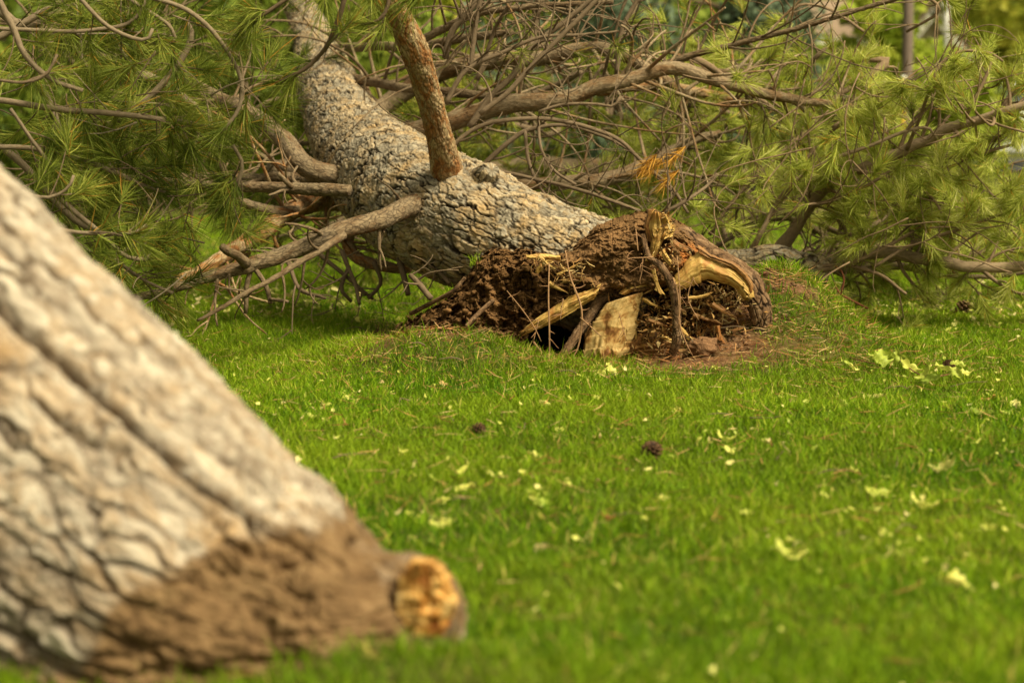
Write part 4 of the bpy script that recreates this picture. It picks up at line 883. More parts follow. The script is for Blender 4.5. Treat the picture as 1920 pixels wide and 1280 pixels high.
# torn fibres
def shards(n, cx, cy, sx, sy, Yc, L0, w0, dirv, seed):
    px = rng.normal(cx, sx, n); py = rng.normal(cy, sy, n); base = AN(px, py, Yc + rng.normal(0, .02, n))
    d = np.array(dirv) + rng.normal(size=(n, 3)) * .7; d /= np.linalg.norm(d, axis=1)[:, None]
    L = L0 * rng.uniform(.4, 1.2, n); return base, d, L, w0 * rng.uniform(.5, 1.6, n), rng.normal(size=(n, 3)) * L[:, None] * .25, rng.random(n)
mf = M('torn_fibre', .7, .25); fc = mf.ramp(mf.attr('rnd').outputs['Fac'], [(0, (.05, .025, .012)), (.35, (.20, .095, .03)), (.6, (.36, .19, .06)), (.85, (.44, .30, .12)), (1, (.52, .40, .2))]); mf.col(fc)
sh = [shards(420, 1320, 600, 45, 32, 10.38, .045, .010, (0, -1, 0), 1), shards(60, 1320, 590, 45, 30, 10.36, .06, .022, (0, -1, .2), 31), shards(40, 1225, 620, 28, 18, 10.34, .05, .02, (-.2, -1, .3), 32), shards(350, 1230, 618, 28, 20, 10.36, .045, .006, (-.3, -1, .3), 2), shards(200, 1300, 560, 40, 14, 10.36, .04, .005, (0, -.8, -.4), 3),
      shards(120, 1075, 515, 18, 12, 10.30, .07, .004, (-1, -.3, .3), 4), shards(90, 1245, 425, 10, 14, 10.30, .035, .006, (.8, -.3, .5), 5), shards(60, 1015, 490, 16, 6, 10.3, .03, .004, (0, -.5, -.8), 6),
      shards(250, 1250, 590, 40, 50, 10.40, .04, .004, (0, -1, 0), 7), shards(160, 1370, 560, 20, 20, 10.34, .05, .006, (-.6, -.8, .2), 8), shards(150, 1250, 480, 25, 16, 10.26, .02, .004, (0, -1, 0), 9), shards(120, 1230, 650, 35, 12, 10.32, .05, .006, (-.2, -1, .3), 10)]
tag(ribbon_obj('torn_fibres', mf.m, pine, *[np.concatenate([s_[i] for s_ in sh]) for i in range(6)]), kind='stuff')
# grass fringe growing on top of the lifted sod
def fringe(n, pl, Yc, L0):
    pl = np.array(pl, float); t = rng.random(n) * (len(pl) - 1); k = t.astype(int); f_ = (t - k)[:, None]; p = pl[k] * (1 - f_) + pl[k + 1] * f_
    base = AN(p[:, 0] + rng.normal(0, 2, n), p[:, 1] + rng.normal(3, 3, n), Yc + rng.uniform(-.02, .12, n)); az = rng.random(n) * 6.28; ti = np.abs(rng.normal(.2, .4, n))
    d = np.stack([np.sin(ti) * np.cos(az), np.sin(ti) * np.sin(az), np.cos(ti)], -1); L = L0 * rng.uniform(.5, 1.3, n)
    return base, d, L, rng.uniform(.0015, .003, n), np.stack([np.cos(az), np.sin(az), -.4 + 0 * az], -1) * L[:, None] * .3, np.clip(rng.normal(.5, .2, n), 0, .93)
fg = [fringe(240, [(742, 606), (800, 577), (850, 546)], 10.62, .04), fringe(45, [(880, 498), (895, 486)], 10.5, .045), fringe(14, [(1110, 424), (1150, 409)], 10.72, .03), fringe(20, [(1262, 412), (1282, 424)], 10.8, .05)]
fo = ribbon_obj('grass_fringe', mgr.m, pine, *[np.concatenate([s_[i] for s_ in fg]) for i in range(6)]); tag(fo, kind='stuff')

# ------------------------------------------------------------------ foreground uprooted trunk
ft = thing('toppled_pine', 'thick pale furrowed trunk close to us at the lower left, its root end muddy', 'fallen tree', tuple(A(400, 1230, 5.1) * [1, 1, 0]))
TR = [(-800, 60, 5.4, 392), (-560, 305, 5.25, 392), (-262, 614, 5.07, 392), (38, 906, 4.92, 395), (172, 1026, 4.86, 392), (310, 1128, 4.80, 375), (430, 1190, 4.77, 345), (550, 1226, 4.74, 318), (655, 1232, 4.72, 290), (735, 1215, 4.71, 240), (785, 1185, 4.71, 170)]
C, r = pts(TR)
FU = ((.52, .036, .030, 1, -1), (.80, .018, .022, 8, .05), (.98, .026, .028, 2, .0), (1.25, .026, .032, 3, .02), (1.42, .018, .022, 9, .0), (1.66, .026, .032, 4, .0), (1.95, .024, .03, 5, .0), (2.2, .018, .022, 10, .0), (2.45, .03, .035, 6, -.1), (.25, .014, .022, 7, 0.))
def furrow(th, S):
    # long deep furrows running down the trunk
    f = 0
    for t0, dp, wd, sd_, cut in FU:
        q_ = np.stack([S * 2.6, 0 * S + sd_ * 3.7, 0 * S], -1); c_ = t0 + (.10 if sd_ == 1 else .30) * fbm(q_, 4, 80 + sd_)
        f = f - dp * np.exp(-((th - c_) / wd) ** 2) * sstep(cut - .05, cut + .2, fbm(q_ * .9 + 4, 2, 90 + sd_))
    return f
V, Fc, at, Pg, rest = bark_tube(C, r, 640, 800, .062, .020, 41, furrow, plate=(1, 1, 4.6), lowa=.014)
# mud over the lower root end, by distance along the root and height on it
px, py = proj(V)
mudn = 62 * fbm(V * 8, 5, 90, .6)
bound = np.interp(px, [150, 210, 400, 560, 640, 700, 900], [1260, 1150, 1045, 985, 960, 940, 930])
mud = sstep(-34, 26, py - bound + mudn); mud[py < 900] = 0
at['mud'] = mud
fr_at = furrow((np.arange(640) / 640 * 2 * np.pi)[None] + 0 * rest[..., 2], rest[..., 2])
at['crack'] = np.clip(np.maximum(at['crack'] * .8, np.append(np.clip(-fr_at / .03, 0, 1).ravel(), [0, 0])), 0, 1)
# smooth the bark under the mud
mfm = M('pale_furrowed_bark', .85, .2)
R = mfm.attr('rest').outputs['Vector']; cr = mfm.attr('crack').outputs['Fac']; ce = mfm.attr('cell').outputs['Fac']
base = mfm.ramp(ce, [(0, (.21, .165, .125)), (.3, (.34, .295, .245)), (.5, (.42, .38, .325)), (.7, (.31, .24, .17)), (1, (.50, .46, .40))])
n1 = mfm.noise(R, 5, 5); n2 = mfm.noise(mfm.mapv(R, (24, 24, 9)), 1.0, 6, .65)
c = mfm.mix(mfm.rng(n1, .54, .74), base, (.27, .18, .095))
c = mfm.mix(.8, c, mfm.ramp(n2, [(.28, (.34, .27, .2)), (.48, (.95, .92, .9)), (.72, (1.35, 1.32, 1.28))]), 'MULTIPLY')
c = mfm.mix(mfm.rng(cr, 0, 1, 0, .85), c, (.06, .036, .02))
n3 = mfm.noise(mfm.N('ShaderNodeTexCoord').outputs['Object'], 18, 6, .65)
c = mfm.mix(mfm.attr('mud').outputs['Fac'], c, mfm.ramp(n3, [(.3, (.085, .048, .022)), (.5, (.16, .096, .046)), (.7, (.24, .155, .08))]))
mfm.col(c); mfm.bump(n2, .7, .012)
V = V + (mud * (.022 * fbm(V * 11, 4, 95) + .010 * fbm(V * 40, 3, 96) + .012))[:, None] * np.array([.1, -.6, .6])
mesh_np('trunk', V, Fc, mfm.m, ft, at)
# crumbly soil clods and broken root end
V, Q, Cc_ = [], [], []; b0 = 0
sel = np.where((mud > .6) & (rng.random(len(mud)) < .01))[0]
mw = M('orange_cut_wood', .6, .3); tcx = mw.N('ShaderNodeTexCoord').outputs['Object']; nw = mw.noise(tcx, 22, 5)
mw.col(mw.ramp(nw, [(.34, (.26, .08, .015)), (.44, (.50, .24, .05)), (.55, (.60, .38, .13)), (.75, (.64, .47, .22))])); mw.bump(nw, .6, .01)
C, r = pts([(640, 1205, 4.75, 262), (700, 1196, 4.73, 222), (750, 1172, 4.71, 172), (788, 1146, 4.69, 118), (812, 1136, 4.67, 86), (825, 1134, 4.66, 66)])
V, Fc, at, _, _ = bark_tube(C, r, 160, 160, .04, .012, 47, plate=(1, 1, 1.6)); at['mud'] = np.clip(.9 + .6 * fbm(V * 20, 3, 8), 0, 1); mesh_np('root', V, Fc, mfm.m, ft, at)
loft('broken_wood', [(774, 1058), (744, 1092), (746, 1135), (768, 1190)], [(812, 1056), (844, 1092), (853, 1140), (826, 1194)], 4.565, mw.m, .02, .06, jag=12, am=.012, seed=71, parent=ft, edge=9)
# ------------------------------------------------------------------ leaves, cones and twigs lying on the lawn
def gpos(px, py, lift=.02):
    # march the ray to the lawn
    Yg = CAMH * F / max(py - HY, 1)
    for _ in range(12):
        p = A(px, py, Yg); h = ground_h(np.array([p[0]]), np.array([p[1]]))[0]
        Yg = Yg * (CAMH - h - lift) / (CAMH - p[2])
    return A(px, py, Yg)
def leaf(px, py, size, tone, label=None, group=None, aspect=.55, parent=None, name='fallen_leaf', seed=None, cat='leaf', lift=.018, tilt=.5):
    p = gpos(px, py, lift); s_ = size / F * p[1]; seed = seed if seed is not None else int(px * 3 + py)
    P, qq = leaf_grid(s_, s_ * aspect, .35, rng.uniform(-.3, .8), seed, 11, 7)
    P = rot(P, rng.normal(.5, tilt * .6), rng.normal(0, tilt * .5), rng.uniform(-.7, .7)) 
    me = mesh_np(name, P if parent is None else P + p, [qq], MLEAF.m, parent, {'rnd': np.clip(tone + .04 * np.sin(np.arange(len(P))), 0, 1)})
    if parent is None: me.location = tuple(p); tag(me, label, cat, group)
    return me
PL = 'small pale yellow leaf lying flat in the short grass'; PG = 'small pale leaves scattered over the lawn'
LS = 1.35
for px, py, s_, t_ in ((650, 745, 16, .6), (668, 752, 12, .55), (590, 782, 20, .5), (612, 786, 14, .55), (950, 690, 16, .5), (1020, 757, 22, .65), (858, 887, 30, .6), (872, 914, 30, .62), (920, 888, 12, .65), (940, 890, 12, .6),
                      (830, 938, 24, .55), (820, 986, 32, .6), (842, 978, 24, .62), (1055, 805, 20, .5), (1330, 790, 15, .5), (1465, 745, 10, .6), (1580, 757, 20, .35), (1730, 950, 42, .6), (1480, 1040, 46, .45), (1495, 1046, 30, .6),
                      (1700, 1040, 30, .5), (1690, 572, 20, .6), (1742, 575, 18, .6), (1000, 620 + 235, 26, .6), (1000, 935, 18, .6), (770, 962, 14, .6), (785, 968, 12, .55), (1830, 830, 22, .5), (1660, 1000, 22, .6), (1270, 770, 14, .6),
                      (640, 738, 14, .55), (1600, 880, 16, .5), (1245, 935, 16, .65), (1855, 990, 26, .5), (1120, 745, 12, .5), (1400, 960, 20, .5), (1760, 640, 14, .6), (1870, 700, 16, .55), (1545, 930, 18, .45), (1340, 690, 12, .6)):
    leaf(px, py, s_ * LS, t_, PL, PG, rng.uniform(.4, .7))
for px, py, s_, t_, lb, asp in (
    (700, 668, 34, .3, 'pale green leaf standing up in the grass left of the torn roots', .8), (716, 687, 26, .62, 'small cream leaf just below the upright pale green leaf', .7),
    (833, 722, 20, .85, 'small orange tipped leaf below the left end of the soil bank', .6), (1017, 942, 34, .3, 'round green leaf with a stalk in the middle of the lawn', .7),
    (1018, 1026, 38, .78, 'pinkish white curled leaf low in the middle of the lawn', .4), (1140, 972, 34, .98, 'brown crumpled leaf below the pine cone', .5), (752, 847, 24, .6, 'upright cream leaf midway up the lawn near the thick trunk', .5),
    (1640, 926, 62, .45, 'long pale green leaf at the right of the lawn', .35), (1770, 880, 50, .68, 'wide yellow leaf lying at the right of the lawn', .6), (1805, 1092, 74, .6, 'largest pale leaf low in the right corner of the lawn', .5),
    (1852, 750, 38, .9, 'curled orange leaf near the right edge of the lawn', .45), (1905, 757, 30, .7, 'cream leaf right beside the curled orange leaf', .5), (1842, 776, 46, .08, 'dark green leaf just below the curled orange leaf', .55),
    (1885, 776, 34, .3, 'light green leaf beside the dark green leaf at the right', .5), (1530, 682, 22, .78, 'white bleached leaf scrap at the foot of the right soil bank', .4), (1642, 744, 30, .68, 'folded cream leaf with stalk below the leafy twig', .45),
    (1360, 826, 40, .5, 'broad yellow leaf among straw in the centre right of the lawn', .6), (1378, 846, 36, .62, 'pale cream leaf overlapping the broad yellow leaf', .5), (427, 741, 24, .9, 'small orange leaf right beside the thick pale trunk', .4),
    (1150, 698, 40, .62, 'crumpled cream leaf at the foot of the hollow root', .5), (1125, 702, 34, .5, 'yellow leaf lying left of the crumpled cream leaf by the hollow', .6), (1180, 694, 34, .6, 'narrow cream leaf lying right of the hollow root mouth', .35)):
    leaf(px, py, s_, t_, lb, 'larger fallen leaves on the lawn', asp)
# leafy twig by the right soil bank
def leafy(name, label, stem, leaves):
    o = thing(name, label, 'twig', tuple(gpos(stem[0][0], stem[0][1])))
    T = Tubes(); C = catmull([gpos(a, c_, .045) for a, c_ in stem], 30); T.add(C, np.linspace(.004, .0018, 30), 6, .2); T.build('stem', mat_twig('red_brown_stem', (.16, .06, .04), (.2, .08, .05), (.25, .12, .08)), o)
    for a, c_, s_, t_, asp in leaves: leaf(a, c_, s_, t_, None, None, asp, o, 'leaf', lift=.05, tilt=.9)
leafy('leafy_twig', 'broken red brown twig with pale green leaves lying below the right soil bank', [(1532, 660), (1570, 663), (1600, 672), (1640, 682)],
      [(1590, 665, 34, .35, .6), (1605, 658, 30, .3, .5), (1628, 660, 28, .62, .5), (1655, 672, 44, .28, .8), (1680, 672, 40, .25, .7), (1600, 690, 22, .6, .5), (1640, 668, 24, .4, .6), (1588, 680, 16, .3, .5)])
leafy('leafy_twig', 'pale twig with long folded leaves trailing right of the red brown leafy twig', [(1680, 668), (1720, 700), (1760, 705), (1800, 695)],
      [(1703, 688, 52, .5, .35), (1735, 704, 36, .35, .5), (1745, 712, 40, .08, .5), (1772, 692, 40, .4, .5), (1792, 700, 34, .3, .6), (1796, 682, 30, .35, .6), (1812, 700, 26, .6, .5)])
o = thing('bare_twig', 'thin red budded twig sticking up from the grass beside the right soil bank', 'twig', tuple(gpos(1625, 578)))
b = Bough(); b.path([(1627, 578, 11.9, 2), (1600, 565, 11.85, 2.2), (1575, 550, 11.8, 2), (1568, 538, 11.8, 1.5)], 6, .2); b.path([(1577, 550, 11.8, 1.6), (1583, 525, 11.8, 1.6), (1578, 508, 11.8, 1.6), (1566, 498, 11.8, 1.5)], 6, .2); b.build(o, mat_twig('red_twig', (.2, .06, .03), (.25, .1, .06), (.3, .12, .08)), name='stem')

r2 = np.random.default_rng(5); T = Tubes()
for cx, cy, sx, sy, n in ((620, 575, 130, 12, 60), (1700, 560, 170, 10, 80), (820, 640, 90, 18, 24), (1420, 660, 90, 18, 26), (1300, 800, 420, 110, 26)):
    for i in range(n):
        p = gpos(r2.normal(cx, sx), max(r2.normal(cy, sy), 545), .02); a = r2.uniform(0, 6.28); L_ = r2.uniform(.04, .16); d = np.array([math.cos(a), math.sin(a), 0])
        T.add(catmull([p - d * L_ / 2, p + np.array([r2.normal(0, .01), r2.normal(0, .01), r2.uniform(.0, .02)]), p + d * L_ / 2 + [0, 0, r2.uniform(0, .02)]], 8), np.linspace(.0028, .0014, 8) * r2.uniform(.6, 1.3), 5, .3)
tag(T.build('twig_litter', TWIG_L), 'thin broken twigs strewn over the grass', 'twig litter', kind='stuff')
# pine cones
MC = M('pine_cone_scale', .7, .25); MC.col(MC.ramp(MC.attr('rnd').outputs['Fac'], [(0, (.025, .012, .006)), (.6, (.12, .06, .03)), (1, (.32, .19, .10))]))
def cone(px, py, size, label, rz, rx):
    size *= 1.0; p = gpos(px, py, .024); s_ = size / F * p[1]; V, Q, R = [], [], []; b0 = 0
    P, qq = blob(np.zeros(3), s_ * .22, 3, (1, 1, 1.7), 16, 10, .1); V.append(P); Q.append(qq); R.append(np.zeros(len(P))); b0 = len(P)
    for i in range(46):
        f_ = i / 46; th = i * 2.39996; z = (f_ - .5) * s_ * .85; rad = s_ * (.16 + .30 * math.sin(math.pi * min(1, f_ * .9 + .12)))
        d = np.array([math.cos(th), math.sin(th), .35 + .5 * f_]); d /= np.linalg.norm(d); sd_ = np.array([-math.sin(th), math.cos(th), 0]); up = np.cross(d, sd_)
        wv = s_ * .11
        b_ = np.array([math.cos(th) * s_ * .1, math.sin(th) * s_ * .1, z]); tip = b_ + d * rad
        pts_ = [b_ - sd_ * wv * .4, b_ + sd_ * wv * .4, tip - sd_ * wv, tip + sd_ * wv, tip + d * wv * .5 + up * wv * .3]
        lowr = [x_ - up * wv * .35 for x_ in pts_]
        V.append(np.array(pts_ + lowr)); f = np.array([[0, 1, 3, 2], [5, 7, 8, 6], [0, 2, 7, 5], [1, 6, 8, 3]]); Q.append(f + b0)
        f3 = np.array([[2, 3, 4, 4], [7, 9, 8, 8]]); R.append(np.array([0, 0, .6, .6, 1] * 2) * rng.uniform(.6, 1))
        Q.append(np.array([[2, 4, 9, 7], [4, 3, 8, 9]]) + b0); b0 += 10
    P = rot(np.vstack(V), rx, 0, rz)
    o = mesh_np('pine_cone', P, [np.vstack(Q)], MC.m, None, {'rnd': np.concatenate(R)}, smooth=False); o.location = tuple(p); tag(o, label, 'pine cone', 'pine cones lying on the lawn')
cone(1222, 848, 40, 'open dark pine cone standing out in the middle of the lawn', .4, .4)
cone(896, 806, 27, 'half buried reddish pine cone left of the middle of the lawn', 1.2, 1.3)
cone(1806, 583, 34, 'brown pine cone near the fallen branches at the right', 2.0, .5)
cone(1778, 688, 26, 'dark pine cone among the leaves of the trailing pale twig', 2.5, 1.2)
cone(1448, 1, 26, 'x', 0, 0) if False else None
# pebbles on the bare patch
MP = mat_plain('pebble', (.36, .24, .16), .7, .3, .2, 30)
for px, py, s_, lb in ((1399, 667, 12, 'smooth tan pebble on the bare earth at the foot of the soil bank'), (1569, 656, 10, 'small pinkish pebble just above the leafy twig'), (1322, 692, 9, 'yellowish pebble on the bare earth below the torn roots')):
    p = gpos(px, py, .006); P, qq = blob(np.zeros(3), s_ / F * p[1] * .5, int(px), (1.2, .9, .7), 16, 10, .15); o = mesh_np('pebble', P, [qq], MP); o.location = tuple(p); tag(o, lb, 'pebble', 'pebbles on the bare earth')
P, qq = blob(np.zeros(3), .05, 77, (1.2, .8, .8), 50, 34, .5, 2.2); o = mesh_np('soil_clod', P, [qq], SOIL, None, {'tint': np.tile([.2, .115, .065], (len(P), 1))}); o.location = tuple(A(1318, 650, 10.24)); tag(o, 'crumbly lump of earth at the right foot of the torn roots', 'soil clod')
P, qq = blob(np.zeros(3), .022, 78, (1.3, .8, .8), 40, 24, .5, 2.2); o = mesh_np('soil_clod', P, [qq], SOIL, None, {'tint': np.tile([.12, .05, .04], (len(P), 1))}); o.location = tuple(A(1112, 693, 10.2)); tag(o, 'small dark red lump of earth at the mouth of the hollow root', 'soil clod')

# ------------------------------------------------------------------ far background
def tree(name, label, x, y, h, cr, stops, n, cat='tree', group=None, leafs=.10, seed=0, zc=None, sq=1.0, tr_=.2, conic=False):
    o = thing(name, label, cat, (x, y, 0), group); r = np.random.default_rng(seed)
    T = Tubes(); C = catmull([(x, y, -.1), (x + .1, y, h * .3), (x - .1, y + .1, h * .6), (x, y, h * .92)], 20); T.add(C, np.linspace(tr_, tr_ * .25, 20), 10, .8, .1)
    for k in range(9):
        i = r.integers(6, 17); a = r.uniform(0, 6.28); e = C[i] + np.array([math.cos(a) * cr * .7, math.sin(a) * cr * .7, cr * .35]); T.add(catmull([C[i], (C[i] + e) / 2 + [0, 0, .1], e], 8), np.linspace(tr_ * .3, .02, 8), 6, .6)
    T.build('trunk', LIMB, o)
    zc = zc or h * .6
    K = 46; cc_ = r.normal(size=(K, 3)); cc_ /= np.linalg.norm(cc_, axis=1)[:, None]; cc_ *= (r.random(K) ** .4)[:, None]
    ctr = np.stack([cc_[:, 0] * cr, cc_[:, 1] * cr, cc_[:, 2] * (h - zc) * sq], -1)
    if conic: zz = r.random(K); ctr = np.stack([np.cos(r.random(K) * 6.28) * cr * (1 - zz), np.sin(r.random(K) * 6.28) * cr * (1 - zz), (zz - .55) * h * .95], -1)
    pick = r.integers(0, K, n); sz = cr * .34 * (.6 + .8 * r.random(K)); tone = r.uniform(.2, .8, K)
    dd = r.normal(size=(n, 3)); dd /= np.linalg.norm(dd, axis=1)[:, None]
    P = ctr[pick] + dd * (sz[pick] * r.random(n) ** .35)[:, None] + np.array([x, y, zc]); P[:, 2] = np.maximum(P[:, 2], .05)
    a = r.normal(size=(n, 3)); a /= np.linalg.norm(a, axis=1)[:, None]; b_ = np.cross(a, dd); b_ /= np.linalg.norm(b_, axis=1)[:, None] + 1e-6
    s_ = leafs * r.uniform(.6, 1.3, n)[:, None]
    V = np.stack([P - a * s_ * .6, P + b_ * s_ * .35, P + a * s_ * .6, P - b_ * s_ * .35], 1).reshape(-1, 3)
    q = np.arange(n * 4).reshape(-1, 4)
    m = mat_needles(name + '_leaves', stops, .35)
    mesh_np('crown', V, [q], m, o, {'rnd': np.repeat(np.clip(tone[pick] + r.normal(0, .15, n), 0, 1), 4)}, smooth=False)
    return o
YG = [(0, (.10, .14, .01)), (.5, (.28, .32, .03)), (1, (.52, .48, .07))]
DG = [(0, (.05, .09, .01)), (.5, (.15, .21, .025)), (1, (.30, .35, .05))]
BGc = [(0, (.06, .09, .05)), (.5, (.13, .18, .11)), (1, (.26, .30, .22))]
LG = [(0, (.14, .20, .015)), (.5, (.32, .40, .035)), (1, (.55, .58, .09))]
tree('deciduous_tree', 'dark yellow green leafy tree in the upper right corner', 19.5, 92, 12, 5.5, YG, 30000, leafs=.30, seed=1, zc=6.0)
tree('shrub', 'bright light green shrub behind the grey post', 5.55, 37, 3.0, .75, LG, 12000, 'shrub', leafs=.12, seed=2, zc=1.4, tr_=.06)
tree('shrub', 'low bright green shrub in front of the white gable', 7.3, 42, 1.95, 1.25, LG, 12000, 'shrub', leafs=.12, seed=3, zc=1.0, tr_=.06)
tree('blue_spruce', 'blue green spruce standing behind the bare tangled branches', .75, 27, 4.5, 1.5, BGc, 22000, leafs=.10, seed=4, zc=2.2, conic=True)
tree('blue_spruce', 'small blue green spruce far behind the right end of the tangle', 3.1, 30, 3.0, 1.2, BGc, 9000, leafs=.10, seed=14, zc=1.5, conic=True)
far = ['far leafy tree behind the left pine crown', 'far leafy tree above the curved trunk of the big pine', 'far leafy tree behind the upright broken limb', 'far leafy tree left of the blue green spruce', 'far leafy tree right of the blue green spruce',
       'far leafy tree left of the brown roof', 'far leafy tree rising behind the brown roof', 'far leafy tree behind the grey post', 'far leafy tree outermost at the right edge', 'far leafy tree outermost at the left edge']
for i, (x, y, h, cr, st) in enumerate(((-7.5, 52, 9, 4.2, DG), (-3.0, 46, 8, 3.6, YG), (-.6, 40, 6.5, 2.8, DG), (-1.6, 33, 5, 2.2, YG), (1.2, 42, 6.5, 2.2, YG), (3.2, 55, 7, 1.8, DG), (10, 92, 9.5, 5.5, LG), (14.2, 96, 9.5, 4.6, LG), (17.5, 75, 10, 4.6, YG), (-12.5, 60, 9, 4.6, YG))):
    tree('deciduous_tree', far[i], x, y, h, cr, st, 15000, leafs=.22 if y > 38 else .15, seed=20 + i, zc=h * .5, group='leafy trees far behind the fallen pines')
for i, (x, y, cr, lb) in enumerate(((-6.2, 30, 2.2, 'dark hedge bush behind the left pine crown'), (-2.6, 27, 1.9, 'dark hedge bush behind the curved trunk'), (3.8, 34, 1.8, 'green hedge bush behind the right tangle'), (-10, 45, 3, 'green hedge bush far at the left'), (1.9, 36, 1.9, 'green hedge bush behind the middle of the tangle'))):
    tree('hedge_bush', lb, x, y, 1.9 if i == 2 else 3.4, cr, DG, 11000, 'bush', leafs=.14, seed=40 + i, zc=.9 if i == 2 else 1.6, tr_=.06)

# brown roofed house
SH = mat_plain('brown_shingle', (.26, .19, .14), .9, .2, .2, 4); WALL = mat_plain('beige_wall', (.50, .43, .33), .85, .2, .08, 2); WHITE = mat_plain('white_trim', (.74, .72, .66), .6, .3, .05, 2)
GLASS = M('window_glass', .08, .6); GLASS.flat((.04, .05, .06)); GLASS = GLASS.m
h = thing('house', 'low house with a brown shingle roof far behind the branches', 'house', (9.5, 78, 0))
box_obj('wall', (9.2, 79.5, 1.55), (8.6, 6, 3.1), WALL, h)
def prism(name, x0, x1, y0, y1, ze, zr, mat, parent, th=.18):
    ym = (y0 + y1) / 2
    V = []; 
    for x in (x0, x1): V += [[x, y0, ze], [x, ym, zr], [x, y1, ze], [x, y0, ze - th], [x, ym, zr - th], [x, y1, ze - th]]
    f = [[0, 6, 7, 1], [1, 7, 8, 2], [3, 4, 10, 9], [4, 5, 11, 10], [0, 1, 4, 3], [1, 2, 5, 4], [6, 9, 10, 7], [7, 10, 11, 8], [0, 3, 9, 6], [2, 8, 11, 5]]
    return mesh_np(name, np.array(V), [np.array(f)], mat, parent, smooth=False)
prism('roof', 4.6, 13.9, 76.0, 83.2, 3.2, 4.55, SH, h)
box_obj('fascia', (9.25, 75.93, 3.1), (9.3, .08, .22), WHITE, h)
for x in (6.5, 9.4, 12.2):
    wf = box_obj('window', (x, 76.46, 1.7), (1.3, .1, 1.2), WHITE, h); box_obj('pane', (x, 76.39, 1.7), (1.1, .06, 1.0), GLASS, wf)
vs = box_obj('vent_pipe', (6.6, 79.6, 4.7), (.18, .18, .6), WHITE, h)
# white gabled house
h2 = thing('house', 'beige house with a steep gable edged by a broad white board', 'house', (12.9, 74, 0))
ax_, az_ = (1742 - 960) / F * 74, CAMH + (HY - 22) / F * 74
hw = 2.35; drop = 2.85
V = np.array([[ax_ - hw, 74.2, 0], [ax_ + hw, 74.2, 0], [ax_ + hw, 74.2, az_ - drop], [ax_, 74.2, az_ - .08], [ax_ - hw, 74.2, az_ - drop],
              [ax_ - hw, 81, 0], [ax_ + hw, 81, 0], [ax_ + hw, 81, az_ - drop], [ax_, 81, az_ - .08], [ax_ - hw, 81, az_ - drop]])
me = mesh_np('wall', V, [np.array([[0, 1, 2, 4], [0, 5, 6, 1], [1, 6, 7, 2], [5, 9, 7, 6], [0, 4, 9, 5]]), np.array([[4, 2, 3], [9, 8, 7]])], WALL, h2, smooth=False)
def board(sgn, name, w_, y0, y1, mat, up=0.):
    d = np.array([sgn * hw, 0, -drop]); d /= np.linalg.norm(d); n = np.array([-d[2] * sgn, 0, d[0] * sgn]); n /= np.linalg.norm(n)
    if n[2] < 0: n = -n
    a = np.array([ax_, 0, az_]) + n * up; e = a + d * 4.3
    V = []
    for yy in (y0, y1):
        for p in (a, e):
            for s_ in (0, -w_): V.append([p[0] + n[0] * s_, yy, p[2] + n[2] * s_])
    f = [[0, 1, 3, 2], [4, 6, 7, 5], [0, 2, 6, 4], [1, 5, 7, 3], [0, 4, 5, 1], [2, 3, 7, 6]]
    return mesh_np(name, np.array(V), [np.array(f)], mat, h2, smooth=False)
for sg in (-1, 1): board(sg, 'bargeboard', .24, 73.8, 74.0, WHITE, .05); board(sg, 'roof', .12, 74.0, 81.3, SH, .18)
wf = box_obj('window', (ax_ + .25, 74.15, az_ - 1.15), (.5, .12, .6), WHITE, h2); box_obj('pane', (ax_ + .25, 74.07, az_ - 1.15), (.4, .06, .5), GLASS, wf)
# posts
MPOST = mat_plain('weathered_wood_post', (.17, .13, .11), .85, .2, .2, 9); YEL = mat_plain('yellow_plastic', (.65, .40, .04), .5, .4, .1, 5); MET = mat_plain('galvanised_steel', (.42, .42, .41), .45, .5, .1, 5)
o = thing('utility_pole', 'tall brown grey pole rising out of the top of the picture', 'pole', tuple(A(1700, 400, 30) * [1, 1, 0])); p = A(1700, 200, 30)
T = Tubes(); T.add(catmull([(p[0], 30, -.1), (p[0], 30, 3.5), (p[0], 30, 7)], 30), np.linspace(.072, .058, 30), 16, .5, .02); T.build('post', MPOST, o)
T = Tubes(); T.add(catmull([(p[0] - .5, 29.9, 6.4), (p[0], 29.9, 6.4), (p[0] + .5, 29.9, 6.4)], 6), [.05] * 6, 8, .5); T.build('crossarm', MPOST, o)
o = thing('marker_post', 'short yellow marker post with a white top beside the tall pole', 'post', tuple(A(1694, 400, 29.4) * [1, 1, 0])); p = A(1694, 148, 29.4)
T = Tubes(); T.add(catmull([(p[0], 29.4, 0), (p[0], 29.4, p[2] * .5), (p[0], 29.4, p[2])], 6), [.03] * 6, 12); T.build('post', YEL, o)
T = Tubes(); T.add(catmull([(p[0], 29.4, p[2]), (p[0], 29.4, p[2] + .04)], 5), [.033, .034, .034, .03, .016], 12); T.build('cap', WHITE, o)
o = thing('vent_post', 'slim grey steel post with a white rounded cap beside the gable', 'post', tuple(A(1775, 400, 60) * [1, 1, 0])); p = A(1775, 12, 60)
T = Tubes(); T.add(catmull([(p[0], 60, 0), (p[0], 60, 2), (p[0], 60, p[2])], 6), [.07] * 6, 12); T.build('post', MET, o)
T = Tubes(); T.add(catmull([(p[0], 60, p[2] - .06), (p[0], 60, p[2] + .12)], 6), [.09, .13, .14, .13, .09, .03], 14); T.build('cap', WHITE, o)

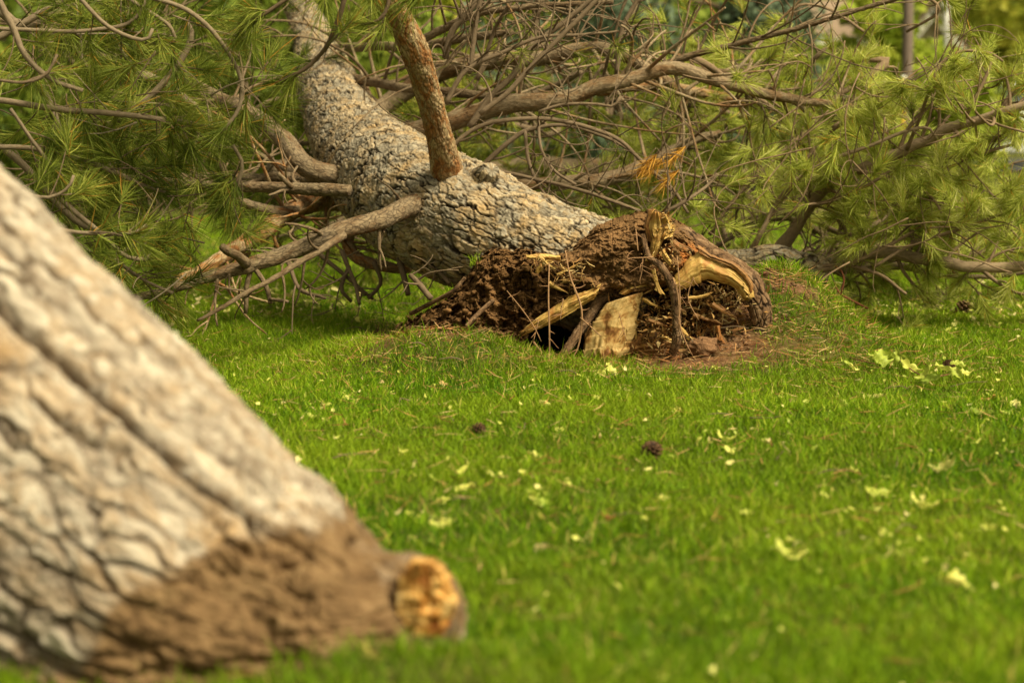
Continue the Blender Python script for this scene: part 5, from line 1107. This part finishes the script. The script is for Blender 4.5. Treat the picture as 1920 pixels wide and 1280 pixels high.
# parked cars beyond the lawn
def car(label, x, y, paint, grp='cars parked beyond the lawn'):
    o = thing('parked_car', label, 'car', (x, y, 0), grp); m = M('car_paint', .25, .5); m.flat(paint); m.b.inputs['Coat Weight'].default_value = .6
    prof = np.array([(-2.25, .35), (-2.28, .62), (-2.15, .82), (-1.35, .98), (-.95, 1.02), (1.75, 1.06), (2.15, .98), (2.25, .7), (2.2, .35), (1.85, .28), (-1.9, .28)])
    def ext(pr, w0, w1, name, mat, parent, zc=None):
        n = len(pr); V = []
        rows = ((-1, .90), (-.94, 1.0), (.94, 1.0), (1, .90)); cz = pr.mean(0)
        for s_, k in rows:
            for a, z in pr:
                t_ = np.clip((z - pr[:, 1].min()) / (np.ptp(pr[:, 1]) + 1e-6), 0, 1); wd = w0 * (1 - t_) + w1 * t_
                V.append([x + cz[0] + (a - cz[0]) * k, y + s_ * wd, cz[1] + (z - cz[1]) * (k + .04)])
        q = []
        for r_ in range(3):
            for i in range(n): j = (i + 1) % n; q.append([r_ * n + i, r_ * n + j, (r_ + 1) * n + j, (r_ + 1) * n + i])
        me = bpy.data.meshes.new(name); me.from_pydata(V, [], q + [list(range(n))[::-1], list(range(3 * n, 4 * n))]); me.materials.append(mat)
        oo = bpy.data.objects.new(name, me); COL.objects.link(oo); oo.parent = parent; oo.matrix_parent_inverse = parent.matrix_world.inverted(); return oo
    ext(prof, .88, .86, 'body', m.m, o)
    ext(np.array([(-1.25, .98), (-.55, 1.46), (-.3, 1.5), (1.0, 1.5), (1.3, 1.42), (1.85, 1.02)]), .82, .62, 'cabin', GLASS, o)
    ext(np.array([(-.5, 1.485), (-.25, 1.53), (1.0, 1.53), (1.25, 1.455), (.9, 1.46), (-.3, 1.46)]), .66, .64, 'roof', m.m, o)
    for a0, a1 in (((-1.2, 1.0), (-.52, 1.47)), ((.35, 1.0), (.3, 1.48)), ((1.8, 1.03), (1.2, 1.45))):
        T = Tubes()
        T.add(catmull([(x + a0[0], y - .83, a0[1]), (x + a1[0], y - .66, a1[1])], 4), [.035] * 4, 6); T.build('pillar', m.m, o)
    for sx in (-1.4, 1.4):
        for sy in (-.8, .8):
            T = Tubes(); T.add(np.array([(x + sx, y + sy - .11, .32), (x + sx, y + sy - .10, .32), (x + sx, y + sy + .10, .32), (x + sx, y + sy + .11, .32)]), [.27, .32, .32, .27], 24); wh = T.build('wheel', mat_plain('tyre', (.02, .02, .02), .8), o)
            T = Tubes(); T.add(np.array([(x + sx, y + sy + (-.125 if sy < 0 else .115), .32), (x + sx, y + sy + (-.115 if sy < 0 else .125), .32)]), [.18, .19], 18); T.build('rim', MET, wh)
    P, qq = blob(np.array([x - .85, y - .98, 1.05]), .11, 2, (.8, .6, .7), 14, 10, .05); mesh_np('wing_mirror', P, [qq], m.m, o)
    P, qq = blob(np.array([x - 2.2, y - .6, .7]), .11, 2, (.5, 1.3, .7), 14, 10, .02); mesh_np('headlight', P, [qq], WHITE, o)
    return o
car('silver white car parked beyond the lawn behind the right pine branches', (1800 - 960) / F * 44.5 + .85, 44.5, (.62, .64, .66))
car('pale blue car parked beyond the lawn behind the middle branches', (1440 - 960) / F * 44 + .3, 44, (.22, .36, .42))
